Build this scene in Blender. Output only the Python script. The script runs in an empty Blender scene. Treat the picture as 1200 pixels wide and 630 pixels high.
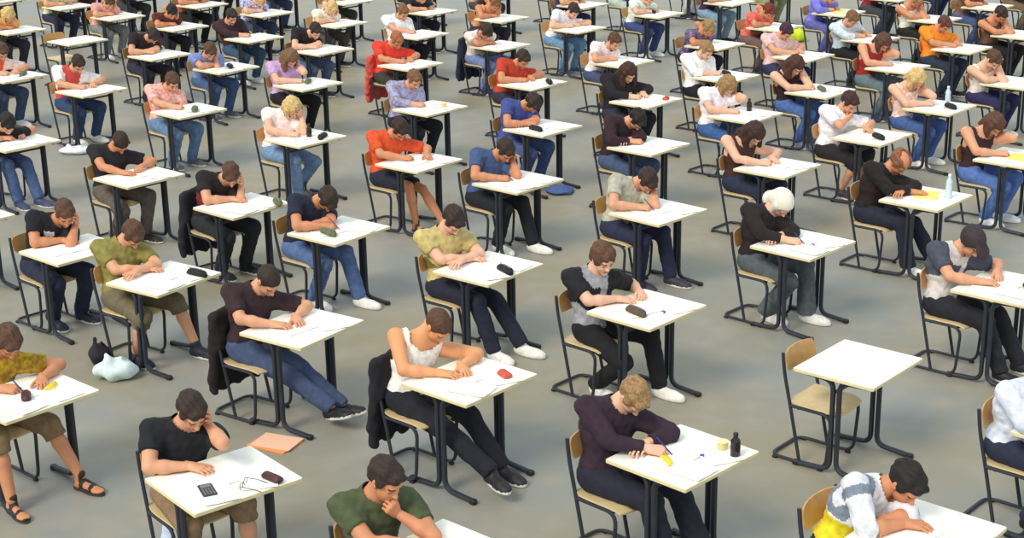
import bpy, math, random
import numpy as np
from mathutils import Vector, Matrix

scene = bpy.context.scene
col = scene.collection
random.seed(7)
R_ = math.radians

# ------------------------------------------------------------------ camera, light, exposure
CAM_F, CAM_PITCH, CAM_ROLL, CAM_H = 1822.54, 0.31263, -0.0170, 4.6895   # focal length in pixels of a 1200 px wide frame
FW = np.array([0, math.cos(CAM_PITCH), -math.sin(CAM_PITCH)])
_r = np.array([1.0, 0, 0]); _u = np.cross(_r, FW)
CR = math.cos(CAM_ROLL) * _r + math.sin(CAM_ROLL) * _u
CU = -math.sin(CAM_ROLL) * _r + math.cos(CAM_ROLL) * _u
cam_data = bpy.data.cameras.new('camera')
cam_data.sensor_width = 36.0
cam_data.lens = 36.0 * CAM_F / 1200.0
cam_data.clip_end = 300
cam = bpy.data.objects.new('camera', cam_data)
col.objects.link(cam)
cam.matrix_world = Matrix(((CR[0], CU[0], -FW[0], 0), (CR[1], CU[1], -FW[1], 0), (CR[2], CU[2], -FW[2], CAM_H), (0, 0, 0, 1)))
scene.camera = cam

world = bpy.data.worlds.new('hall_daylight')
scene.world = world
world.use_nodes = True
wb = world.node_tree.nodes['Background']
wb.inputs[0].default_value = (0.84, 0.94, 1.0, 1)
wb.inputs[1].default_value = 0.95

sun_data = bpy.data.lights.new('skylight_sun', 'SUN')
sun_data.energy = 2.45
sun_data.angle = R_(22)
sun_data.color = (1.0, 0.90, 0.74)
sun = bpy.data.objects.new('skylight_sun', sun_data)
sun.rotation_euler = (R_(32), R_(-34), 0)
sun.location = (-6, -6, 12)
col.objects.link(sun)

scene.view_settings.view_transform = 'Standard'
scene.view_settings.look = 'None'
scene.view_settings.gamma = 1.0
scene.view_settings.exposure = 0.0
scene.view_settings.use_curve_mapping = False


def unproj(px, py, z):
    d = FW + CR * (px - 600) / CAM_F - CU * (py - 315) / CAM_F
    t = (z - CAM_H) / d[2]
    return d[0] * t, d[1] * t


# ------------------------------------------------------------------ materials
def lin(c):
    return tuple((v / 12.92 if v <= 0.04045 else ((v + 0.055) / 1.055) ** 2.4) for v in [x / 255.0 for x in c])


MATS = {}


def mat(name, rgb, rough=0.7, noise=0.0, scale=30.0, bump=0.0, metal=0.0, rgb2=None, alpha=None):
    key = (name, tuple(rgb), rough, noise)
    if key in MATS:
        return MATS[key]
    m = bpy.data.materials.new(name)
    m.use_nodes = True
    nt = m.node_tree
    b = nt.nodes['Principled BSDF']
    b.inputs['Roughness'].default_value = rough
    b.inputs['Metallic'].default_value = metal
    c = lin(rgb)
    b.inputs['Base Color'].default_value = (*c, 1)
    if noise > 0 or rgb2 is not None:
        tc = nt.nodes.new('ShaderNodeTexCoord')
        n = nt.nodes.new('ShaderNodeTexNoise')
        n.inputs['Scale'].default_value = scale
        n.inputs['Detail'].default_value = 4
        nt.links.new(tc.outputs['Object'], n.inputs['Vector'])
        ramp = nt.nodes.new('ShaderNodeValToRGB')
        ramp.color_ramp.elements[0].position = 0.35
        ramp.color_ramp.elements[1].position = 0.65
        c2 = lin(rgb2) if rgb2 is not None else tuple(min(1, v * (1 + noise)) for v in c)
        c1 = c if rgb2 is not None else tuple(v * (1 - noise) for v in c)
        ramp.color_ramp.elements[0].color = (*c1, 1)
        ramp.color_ramp.elements[1].color = (*c2, 1)
        nt.links.new(n.outputs['Fac'], ramp.inputs['Fac'])
        nt.links.new(ramp.outputs['Color'], b.inputs['Base Color'])
        if bump > 0:
            bp = nt.nodes.new('ShaderNodeBump')
            bp.inputs['Strength'].default_value = bump
            bp.inputs['Distance'].default_value = 0.01
            nt.links.new(n.outputs['Fac'], bp.inputs['Height'])
            nt.links.new(bp.outputs['Normal'], b.inputs['Normal'])
    MATS[key] = m
    return m


def cloth(rgb, rgb2=None, noise=0.16):
    if rgb2 is None:
        return mat('cloth', rgb, 0.9, noise, 22.0, 0.25)
    key = ('patterned', tuple(rgb), tuple(rgb2))
    if key not in MATS:
        m = mat('patterned_cloth', rgb, 0.9, 0.0101 + len(MATS) * 1e-6, 26.0, 0.2, rgb2=rgb2)
        MATS[key] = m
    return MATS[key]


M_TOP = mat('white_laminate', (250, 248, 238), 0.45, 0.02, 6)
M_EDGE = mat('beech_edge', (232, 218, 172), 0.5, 0.05, 20)
M_FRAME = mat('slate_steel', (46, 50, 60), 0.42, 0.10, 12, metal=0.15)
M_CAP = mat('black_plastic', (24, 25, 28), 0.5)
M_BACK = mat('orange_beech_ply', (196, 150, 92), 0.45, 0.10, 14)
M_SEAT = mat('pale_beech_ply', (222, 198, 150), 0.45, 0.07, 14)
M_PAPER = mat('white_paper', (255, 254, 250), 0.9)
M_CREAM = mat('cream_paper', (252, 244, 205), 0.9)
M_LIP = mat('lip_skin', (176, 96, 82), 0.6)
M_EYE = mat('dark_eye', (38, 26, 22), 0.4)
M_PEN = mat('blue_pen_plastic', (40, 60, 130), 0.4)
M_BLACK = mat('black_cover', (30, 30, 32), 0.6, 0.2, 40)
M_SOLE = mat('shoe_sole', (225, 225, 220), 0.7)


# ------------------------------------------------------------------ object helpers
def link(o, parent=None):
    col.objects.link(o)
    if parent:
        o.parent = parent
    return o


def tag(o, label, cat, group=None):
    o['label'] = label
    o['category'] = cat
    if group:
        o['group'] = group
    return o


def empty(name, loc, rz=0.0):
    o = bpy.data.objects.new(name, None)
    o.empty_display_size = 0.1
    o.location = loc
    o.rotation_euler = (0, 0, rz)
    return link(o)


def raw_mesh(name, V, F, mats, fm=None, smooth=True):
    """V (n,3) array, F list/array of polygons, fm material index per face"""
    me = bpy.data.meshes.new(name)
    V = np.asarray(V, dtype=np.float32)
    if isinstance(F, np.ndarray) and F.ndim == 2:
        k = F.shape[1]
        me.vertices.add(len(V)); me.vertices.foreach_set('co', V.ravel())
        me.loops.add(F.size); me.loops.foreach_set('vertex_index', F.ravel().astype(np.int32))
        me.polygons.add(len(F))
        me.polygons.foreach_set('loop_start', (np.arange(len(F)) * k).astype(np.int32))
        me.polygons.foreach_set('loop_total', np.full(len(F), k, dtype=np.int32))
        me.update(calc_edges=True)
    else:
        me.from_pydata(V.tolist(), [], [list(map(int, f)) for f in F])
    for m in mats:
        me.materials.append(m)
    if fm is not None:
        me.polygons.foreach_set('material_index', np.asarray(fm, dtype=np.int32))
    me.polygons.foreach_set('use_smooth', np.full(len(me.polygons), smooth, dtype=bool))
    me.validate()
    me.update()
    return me


def obj(name, me, parent=None):
    return link(bpy.data.objects.new(name, me), parent)


class MB:
    """collects boxes, tubes, lathes into one mesh"""
    def __init__(s):
        s.v = []; s.f = []; s.m = []

    def add(s, V, F, mi=0):
        o = len(s.v)
        s.v += [tuple(p) for p in V]
        s.f += [[i + o for i in f] for f in F]
        s.m += [mi] * len(F) if isinstance(mi, int) else list(mi)

    def slab(s, c, size, r=0.01, bev=0.003, mi=0, edge_mi=None, rz=0.0):
        """rounded-corner slab, bevelled top and bottom rims"""
        sx, sy, sz = size[0] / 2, size[1] / 2, size[2] / 2
        r = min(r, sx * .98, sy * .98)
        n = 5
        ring = []
        for qx, qy, a0 in ((1, 1, 0), (-1, 1, 90), (-1, -1, 180), (1, -1, 270)):
            for k in range(n):
                a = R_(a0 + 90 * k / (n - 1))
                ring.append((qx * (sx - r), qy * (sy - r), math.cos(a), math.sin(a)))
        N = len(ring)
        V = []
        ca, sa = math.cos(rz), math.sin(rz)
        for z, ins in ((-sz, bev), (-sz + bev, 0), (sz - bev, 0), (sz, bev)):
            for bx, by, cx, cy in ring:
                x = bx + cx * (r - ins); y = by + cy * (r - ins)
                V.append((c[0] + x * ca - y * sa, c[1] + x * sa + y * ca, c[2] + z))
        F = []; ms = []
        for l in range(3):
            for k in range(N):
                k2 = (k + 1) % N
                F.append([l * N + k, l * N + k2, (l + 1) * N + k2, (l + 1) * N + k])
                ms.append(mi if edge_mi is None else edge_mi)
        F.append(list(range(N))[::-1]); ms.append(mi)
        F.append([3 * N + k for k in range(N)]); ms.append(mi)
        s.add(V, F, ms)

    def tube(s, pts, rad, seg=8, mi=0, closed=False, flat=1.0):
        P = [Vector(p) for p in pts]
        n = len(P)
        rads = rad if isinstance(rad, (list, tuple)) else [rad] * n
        V = []; F = []
        prev = None
        for i in range(n):
            if closed:
                t = (P[(i + 1) % n] - P[i - 1]).normalized()
            else:
                t = (P[min(i + 1, n - 1)] - P[max(i - 1, 0)]).normalized()
            if prev is None:
                a = Vector((0, 0, 1)) if abs(t.z) < .9 else Vector((1, 0, 0))
            else:
                a = prev
            b = (a - t * a.dot(t)).normalized()
            prev = b
            c = t.cross(b)
            for k in range(seg):
                an = 2 * math.pi * k / seg
                V.append(P[i] + (b * math.cos(an) + c * math.sin(an) * flat) * rads[i])
        rng = n if closed else n - 1
        for i in range(rng):
            j = (i + 1) % n
            for k in range(seg):
                k2 = (k + 1) % seg
                F.append([i * seg + k, i * seg + k2, j * seg + k2, j * seg + k])
        if not closed:
            F.append(list(range(seg))[::-1])
            F.append([(n - 1) * seg + k for k in range(seg)])
        s.add(V, F, mi)

    def lathe(s, c, prof, seg=16, mi=0, mis=None):
        V = []; F = []; ms = []
        for r, z in prof:
            for k in range(seg):
                a = 2 * math.pi * k / seg
                V.append((c[0] + r * math.cos(a), c[1] + r * math.sin(a), c[2] + z))
        for i in range(len(prof) - 1):
            for k in range(seg):
                k2 = (k + 1) % seg
                F.append([i * seg + k, i * seg + k2, (i + 1) * seg + k2, (i + 1) * seg + k])
                ms.append(mis[i] if mis else mi)
        F.append(list(range(seg))[::-1]); ms.append(ms[0])
        F.append([(len(prof) - 1) * seg + k for k in range(seg)]); ms.append(ms[-2])
        s.add(V, F, ms)

    def mesh(s, name, mats, smooth=False):
        me = raw_mesh(name, s.v, s.f, mats, s.m, smooth)
        if smooth:
            me.set_sharp_from_angle(angle=R_(40))
        return me


def bend(pts, r, n=5):
    """round the inner corners of a polyline"""
    P = [Vector(p) for p in pts]
    out = [P[0]]
    for i in range(1, len(P) - 1):
        a = (P[i - 1] - P[i]); b = (P[i + 1] - P[i])
        d = min(r, a.length * .49, b.length * .49)
        p0 = P[i] + a.normalized() * d; p1 = P[i] + b.normalized() * d
        for k in range(n):
            t = k / (n - 1)
            out.append(p0 * (1 - t) ** 2 + P[i] * 2 * t * (1 - t) + p1 * t ** 2)
    out.append(P[-1])
    return out


# ------------------------------------------------------------------ implicit surfaces (bodies, clothes, bags)
def smin(a, b, k):
    h = np.clip(k - np.abs(a - b), 0, None) / k
    return np.minimum(a, b) - h * h * k * 0.25


class Field:
    def __init__(s, lo, hi, res):
        s.lo = np.array(lo, dtype=np.float64); s.res = res
        s.n = np.maximum(4, np.ceil((np.array(hi) - s.lo) / res).astype(int) + 1)
        s.D = np.full(tuple(s.n), 1.0, dtype=np.float32)

    def box(s, lo, hi):
        i0 = np.clip(((np.array(lo) - s.lo) / s.res).astype(int), 0, s.n - 1)
        i1 = np.clip(((np.array(hi) - s.lo) / s.res).astype(int) + 2, 1, s.n)
        sl = tuple(slice(a, b) for a, b in zip(i0, i1))
        X = [(s.lo[d] + s.res * np.arange(i0[d], i1[d])).astype(np.float32) for d in range(3)]
        return sl, X[0][:, None, None], X[1][None, :, None], X[2][None, None, :]

    def dist(s, p):
        kind = p[0]
        if kind == 'c':
            _, a, b, ra, rb = p[:5]
            a = np.array(a, float); b = np.array(b, float)
            m = max(ra, rb) + 0.05
            sl, X, Y, Z = s.box(np.minimum(a, b) - m, np.maximum(a, b) + m)
            d = b - a; L = max(d @ d, 1e-9)
            t = np.clip(((X - a[0]) * d[0] + (Y - a[1]) * d[1] + (Z - a[2]) * d[2]) / L, 0, 1)
            D = np.sqrt((X - a[0] - t * d[0]) ** 2 + (Y - a[1] - t * d[1]) ** 2 + (Z - a[2] - t * d[2]) ** 2) - (ra + t * (rb - ra))
        else:
            _, c, r, Rm = p[:4]
            c = np.array(c, float); r = np.array(r, float)
            m = max(r) + 0.05
            sl, X, Y, Z = s.box(c - m, c + m)
            x, y, z = X - c[0], Y - c[1], Z - c[2]
            if Rm is not None:      # columns of Rm are the local axes
                x, y, z = (x * Rm[0, 0] + y * Rm[1, 0] + z * Rm[2, 0], x * Rm[0, 1] + y * Rm[1, 1] + z * Rm[2, 1], x * Rm[0, 2] + y * Rm[1, 2] + z * Rm[2, 2])
            k0 = np.sqrt((x / r[0]) ** 2 + (y / r[1]) ** 2 + (z / r[2]) ** 2)
            k1 = np.sqrt((x / r[0] ** 2) ** 2 + (y / r[1] ** 2) ** 2 + (z / r[2] ** 2) ** 2) + 1e-6
            D = k0 * (k0 - 1.0) / k1
        cuts = p[5] if kind == 'c' and len(p) > 5 else (p[4] if kind == 'e' and len(p) > 4 else [])
        for q, nrm in cuts:
            D = np.maximum(D, (X - q[0]) * nrm[0] + (Y - q[1]) * nrm[1] + (Z - q[2]) * nrm[2])
        return sl, D.astype(np.float32)

    def add(s, p, k=0.03):
        sl, D = s.dist(p)
        s.D[sl] = smin(s.D[sl], D, k)

    def sub(s, p, k=0.01):
        sl, D = s.dist(p)
        s.D[sl] = -smin(-s.D[sl], D, k)

    def plane(s, q, nrm):
        sl, X, Y, Z = s.box(s.lo, s.lo + s.res * s.n)
        s.D[sl] = np.maximum(s.D[sl], (X - q[0]) * nrm[0] + (Y - q[1]) * nrm[1] + (Z - q[2]) * nrm[2])

    def wob(s, amp, fr, seed=0, aniso=(1, 1, 1)):
        sl, X, Y, Z = s.box(s.lo, s.lo + s.res * s.n)
        rs = np.random.RandomState(seed)
        tot = 0
        for i in range(5):
            w = rs.normal(size=3) * fr * np.array(aniso); ph = rs.uniform(0, 6.28)
            tot = tot + np.sin(X * w[0] + Y * w[1] + Z * w[2] + ph)
        s.D[sl] += (tot * amp / 2.2).astype(np.float32)

    def nets(s):
        D = s.D.copy()
        D[0], D[-1], D[:, 0], D[:, -1], D[:, :, 0], D[:, :, -1] = 1, 1, 1, 1, 1, 1
        ins = D < 0
        c = ins[:-1, :-1, :-1].astype(np.int8)
        tot = np.zeros_like(c)
        for dx in (0, 1):
            for dy in (0, 1):
                for dz in (0, 1):
                    tot += ins[dx:dx + c.shape[0], dy:dy + c.shape[1], dz:dz + c.shape[2]]
        act = (tot > 0) & (tot < 8)
        idx = np.full(c.shape, -1, dtype=np.int64)
        I, J, K = np.nonzero(act)
        n = len(I)
        if n == 0:
            return np.zeros((0, 3)), np.zeros((0, 4), dtype=np.int32)
        idx[I, J, K] = np.arange(n)
        acc = np.zeros((n, 3)); cnt = np.zeros(n)
        for ax in range(3):
            o1, o2 = [a for a in range(3) if a != ax]
            for u in (0, 1):
                for w in (0, 1):
                    off = [0, 0, 0]; off[o1] = u; off[o2] = w
                    off2 = list(off); off2[ax] = 1
                    a = D[I + off[0], J + off[1], K + off[2]]; b = D[I + off2[0], J + off2[1], K + off2[2]]
                    m = (a < 0) != (b < 0)
                    t = np.where(m, a / np.where(m, a - b, 1), 0)
                    for d in range(3):
                        acc[:, d] += np.where(m, (off[d] + (t if d == ax else 0)), 0)
                    cnt += m
        V = (np.stack([I, J, K], 1) + acc / cnt[:, None]) * s.res + s.lo
        F = []
        for ax in range(3):
            o1, o2 = [(1, 2), (2, 0), (0, 1)][ax]
            sa = [slice(1, -1)] * 3; sb = [slice(1, -1)] * 3
            sa[ax] = slice(0, -1); sb[ax] = slice(1, None)
            A = ins[tuple(sa)]; B = ins[tuple(sb)]
            ch = A != B
            P = np.stack(np.nonzero(ch), 1)
            if len(P) == 0:
                continue
            flip = A[tuple(P.T)]
            P = P.copy()
            for a in range(3):
                if a != ax:
                    P[:, a] += 1
            e1 = np.zeros(3, int); e1[o1] = 1
            e2 = np.zeros(3, int); e2[o2] = 1
            q = [idx[tuple((P - x).T)] for x in (e1 + e2, e2, 0 * e1, e1)]
            Q = np.stack(q, 1)
            Q[~flip] = Q[~flip][:, ::-1]
            F.append(Q)
        F = np.concatenate(F, 0)
        F = F[(F >= 0).all(1)]
        return V, F.astype(np.int32)


def prim_mesh(prims, res, k=0.03, subs=(), wob=None, pad=0.03):
    lo = np.full(3, 9.0); hi = np.full(3, -9.0)
    for p in prims:
        if p[0] == 'c':
            m = max(p[3], p[4])
            lo = np.minimum(lo, np.minimum(p[1], p[2]) - m); hi = np.maximum(hi, np.maximum(p[1], p[2]) + m)
        else:
            m = max(p[2]); lo = np.minimum(lo, np.array(p[1]) - m); hi = np.maximum(hi, np.array(p[1]) + m)
    f = Field(lo - pad, hi + pad, res)
    for p in prims:
        f.add(p, k)
    for p in subs:
        f.sub(p)
    if wob:
        f.wob(*wob)
    return f.nets()


# ------------------------------------------------------------------ head, hair, hand, shoe meshes (cached)
CACHE = {}


def head_geo():
    if 'head' in CACHE:
        return CACHE['head']
    f = Field((-.16, -.12, -.2), (.16, .12, .15), .0048)
    A = [('e', (-.012, 0, .035), (.098, .075, .086), None), ('e', (.03, 0, -.02), (.064, .060, .085), None),
         ('e', (.036, 0, -.066), (.048, .046, .038), None), ('c', (.078, -.03, .024), (.078, .03, .024), .013, .013),
         ('e', (.045, .034, -.03), (.035, .022, .03), None), ('e', (.045, -.034, -.03), (.035, .022, .03), None),
         ('c', (-.02, 0, -.03), (-.028, 0, -.06), .055, .054)]
    for p in A:
        f.add(p, .02)
    for s in (-1, 1):
        f.sub(('e', (.094, s * .031, .006), (.016, .017, .012), None), .012)
        f.add(('e', (.074, s * .031, .005), (.0145, .015, .012), None), .004)
    f.add(('c', (.088, 0, .012), (.109, 0, -.020), .008, .0115), .012)
    f.add(('e', (.099, .011, -.024), (.010, .008, .008), None), .006)
    f.add(('e', (.099, -.011, -.024), (.010, .008, .008), None), .006)
    f.add(('c', (.086, -.017, -.047), (.086, .017, -.047), .009, .009), .006)
    f.add(('c', (.084, -.014, -.058), (.084, .014, -.058), .009, .009), .005)
    f.add(('e', (.076, 0, -.088), (.020, .022, .017), None), .016)
    for s in (-1, 1):
        f.add(('e', (-.002, s * .076, -.002), (.020, .009, .031), None), .006)
        f.sub(('e', (.002, s * .087, .002), (.010, .006, .018), None), .004)
    V, F = f.nets()
    C = V[F].mean(1)
    mi = np.zeros(len(F), int)
    ay = np.abs(C[:, 1])
    mi[(C[:, 0] > .078) & (ay < .022) & (C[:, 2] > -.064) & (C[:, 2] < -.041)] = 1
    mi[(C[:, 0] > .077) & (np.abs(ay - .031) < .012) & (np.abs(C[:, 2] - .0035) < .0052)] = 2
    mi[(C[:, 0] > .070) & (np.abs(ay - .031) < .018) & (np.abs(C[:, 2] - .029) < .0045)] = 3
    CACHE['head'] = (V, F, mi)
    return CACHE['head']


def hair_geo(style):
    key = 'hair_' + style
    if key in CACHE:
        return CACHE[key]
    f = Field((-.25, -.2, -.42), (.24, .2, .2), .0062 if style in ('short', 'crop', 'bowl', 'cap', 'curly') else .0078)
    g = np.array([.62, 0, -.78])
    if style == 'crop':
        t, ny = .007, .004
    elif style == 'short':
        t, ny = .015, .010
    elif style == 'curly':
        t, ny = .026, .020
    else:
        t, ny = .020, .018
    f.add(('e', (-.014, 0, .037), (.098 + t, .075 + ny, .086 + t), None), .01)
    f.add(('e', (-.052, 0, -.02), (.052 + t * .5, .060 + ny, .058), None), .03)
    if style == 'bald':
        f.sub(('e', (.02, 0, .13), (.11, .062, .085), None), .01)
    # hairline
    if style in ('bowl',):
        f.plane((.072, 0, .028), (.94, 0, -.34))
        f.plane((.0, 0, -.045), (.25, 0, -.97))
    elif style in ('long', 'bob', 'scarf', 'bun'):
        f.plane((.078, 0, .06), (.80, 0, -.60))
        f.plane((.0, 0, -.075), (0, 0, -1))
    else:
        f.plane((.080, 0, .066), (.76, 0, -.65))
        f.plane((.0, 0, -.030), (-.35 if style != 'x' else 0, 0, -.94))
        f.plane((-.03, 0, -.075), (0, 0, -1))
    if style == 'short':
        f.add(('c', (.070, -.03, .092), (.076, .03, .094), .018, .020), .02)
    if style == 'long':
        for s in (-1, 1):
            for k, (x0, r0) in enumerate(((.012, .030), (-.03, .036), (-.065, .036))):
                a = np.array([x0, s * .074, .02]); b = a + g * .15 + np.array([-.015 * k, s * .014, 0]); c = b + g * .11 + np.array([-.03, -s * .01, 0])
                f.add(('c', a, b, r0, r0), .03); f.add(('c', b, c, r0, .016), .03)
        for y in (-.05, 0, .05):
            a = np.array([-.085, y, .0]); b = np.array([-.075, y * 1.2, -.16]); c = np.array([-.055, y * 1.1, -.27])
            f.add(('c', a, b, .04, .036), .03); f.add(('c', b, c, .036, .018), .03)
    if style == 'bob':
        for s in (-1, 1):
            for x0 in (.015, -.03, -.065):
                a = np.array([x0, s * .076, .02]); f.add(('c', a, a + g * .12, .03, .022), .03)
        for y in (-.05, 0, .05):
            f.add(('c', (-.085, y, .0), (-.07, y, -.11), .036, .026), .03)
    if style == 'bun':
        f.add(('e', (-.125, 0, .05), (.045, .045, .042), None), .012)
    if style == 'scarf':
        for s in (-1, 1):
            f.add(('c', (.02, s * .07, .03), (.03, s * .055, -.09), .028, .028), .03)
        f.add(('c', (-.07, 0, 0), (-.085, 0, -.12), .06, .075), .04)
    if style == 'cap':
        f.add(('e', (.115, 0, .07), (.075, .072, .011), np.array([[.93, 0, .37], [0, 1, 0], [-.37, 0, .93]])), .012)
    if style not in ('cap', 'scarf'):
        amp = {'curly': .009, 'crop': .0015}.get(style, .0045)
        f.wob(amp, 120 if style == 'curly' else 95, 3, (.35, 1, .6) if style != 'curly' else (1, 1, 1))
    CACHE[key] = f.nets()
    return CACHE[key]


def hand_geo(pose, near):
    """right hand: wrist at the origin, fingers along +x, back of hand +z, thumb on +y"""
    key = ('hand', pose, near)
    if key in CACHE:
        return CACHE[key]
    P = [('c', (-.035, 0, 0), (.012, 0, 0), .0255, .026), ('c', (.0, .012, 0), (.075, .028, .004), .020, .0145),
         ('c', (.0, 0, 0), (.080, .008, .006), .020, .0150), ('c', (.0, -.006, 0), (.077, -.012, .004), .020, .0140), ('c', (.0, -.014, 0), (.070, -.030, 0), .019, .0130)]
    fingers = [((.078, .029, .004), .068, .0090), ((.083, .009, .006), .076, .0094), ((.079, -.012, .004), .070, .0090), ((.070, -.031, 0), .056, .0080)]
    curl = {'write': (38, 62, 42), 'flat': (12, 20, 12), 'fist': (62, 85, 60), 'open': (16, 26, 18)}[pose]
    for i, (b, L, r) in enumerate(fingers):
        ang = 0; p = np.array(b)
        sp = (.10, .02, -.05, -.13)[i] if pose in ('flat', 'open') else (.02, .0, -.02, -.04)[i]
        for j, (seg, c) in enumerate(zip((.46, .30, .24), curl)):
            c2 = c + (i * 5 if pose == 'write' else 0)
            ang += R_(c2)
            d = np.array([math.cos(ang) * math.cos(sp), math.sin(sp), -math.sin(ang)])
            q = p + d * L * seg
            P.append(('c', p, q, r * (1 - .1 * j), r * (1 - .1 * (j + 1))))
            p = q
    th = {'write': [(.012, .026, -.004), (.048, .044, -.022), (.076, .038, -.040), (.094, .026, -.048)],
          'flat': [(.010, .026, -.004), (.042, .054, -.008), (.068, .068, -.010), (.090, .074, -.012)],
          'open': [(.010, .026, -.004), (.040, .056, -.010), (.064, .072, -.014), (.086, .080, -.018)],
          'fist': [(.012, .026, -.006), (.044, .044, -.022), (.066, .034, -.040), (.078, .014, -.046)]}[pose]
    for a, b, ra, rb in zip(th[:-1], th[1:], (.016, .0115, .0102), (.0115, .0102, .0090)):
        P.append(('c', a, b, ra, rb))
    lo, hi = (-.07, -.075, -.12), (.2, .11, .05)
    f = Field(lo, hi, .0045 if near else .0075)
    for i, p in enumerate(P):
        f.add(p, .012 if i < 5 else .005)
    CACHE[key] = f.nets()
    return CACHE[key]


def shoe_geo(kind):
    key = 'shoe_' + kind
    if key in CACHE:
        return CACHE[key]
    if kind == 'sandal':
        f = Field((-.12, -.08, -.01), (.22, .08, .14), .006)
        for p in [('c', (-.04, 0, .045), (-.03, 0, .11), .036, .036), ('c', (-.05, 0, .035), (.10, .0, .03), .028, .026), ('e', (.13, .004, .026), (.05, .042, .014), None)]:
            f.add(p, .03)
        V, F = f.nets()
        mi = np.zeros(len(F), int)
        C = V[F].mean(1)
        mi[(np.abs(C[:, 0] - .09) < .018) | (np.abs(C[:, 0] - .0) < .014) | (C[:, 2] < .02) | ((C[:, 0] < -.05) & (np.abs(C[:, 2] - .06) < .012))] = 1
        g = Field((-.14, -.09, -.03), (.24, .09, .05), .006)
        for p in [('e', (-.035, 0, .008), (.062, .042, .016), None), ('e', (.08, .003, .008), (.115, .050, .014), None)]:
            g.add(p, .02)
        g.plane((0, 0, .0), (0, 0, -1))
        V2, F2 = g.nets()
        mi = np.concatenate([mi, np.full(len(F2), 1)])
        V, F = np.concatenate([V, V2]), np.concatenate([F, F2 + len(V)])
    else:
        f = Field((-.14, -.09, -.03), (.25, .09, .16), .0065)
        for p in [('c', (-.03, 0, .06), (-.035, 0, .11), .044, .046), ('e', (-.035, 0, .040), (.062, .042, .045), None),
                  ('c', (-.03, 0, .05), (.10, .003, .036), .042, .040), ('e', (.13, .005, .030), (.070, .048, .032), None), ('e', (.08, .003, .008), (.125, .050, .022), None)]:
            f.add(p, .03)
        f.plane((0, 0, .0), (0, 0, -1))
        V, F = f.nets()
        C = V[F].mean(1)
        mi = (C[:, 2] < .022).astype(int)
    CACHE[key] = (V, F, mi)
    return CACHE[key]


# ------------------------------------------------------------------ the person generator
def nrm(v):
    v = np.asarray(v, float)
    return v / (np.linalg.norm(v) + 1e-9)


def ik(a, c, l1, l2, pole):
    a = np.asarray(a, float); c = np.asarray(c, float)
    d = c - a; L = np.linalg.norm(d)
    if L > (l1 + l2) * .995:
        c = a + d / L * (l1 + l2) * .995
        d = c - a; L = np.linalg.norm(d)
    t = (l1 * l1 - l2 * l2 + L * L) / (2 * L)
    hgt = math.sqrt(max(l1 * l1 - t * t, 0))
    u = d / L
    pl = np.asarray(pole, float); pl = nrm(pl - u * (pl @ u))
    return a + u * t + pl * hgt, c


def rotm(bow, yaw, roll):
    return np.array(Matrix.Rotation(yaw, 3, 'Z') @ Matrix.Rotation(bow, 3, 'Y') @ Matrix.Rotation(roll, 3, 'X'))


DEF = dict(hx=-.50, hy=-.05, hz=.545, lean=22, lean2=38, side=0, twist=-30, bow=48, hyaw=0, hroll=0, neck=48,
           R='write', L='flat', rw=(-.13, -.10), lw=(-.15, .13), fr=(-.22, -.14), fl=(-.18, .12), toe=0,
           size=1.0, zone=None, fat=0.0, sleeve=.62, legs='long', hair='short', shoe='shoe')


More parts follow.
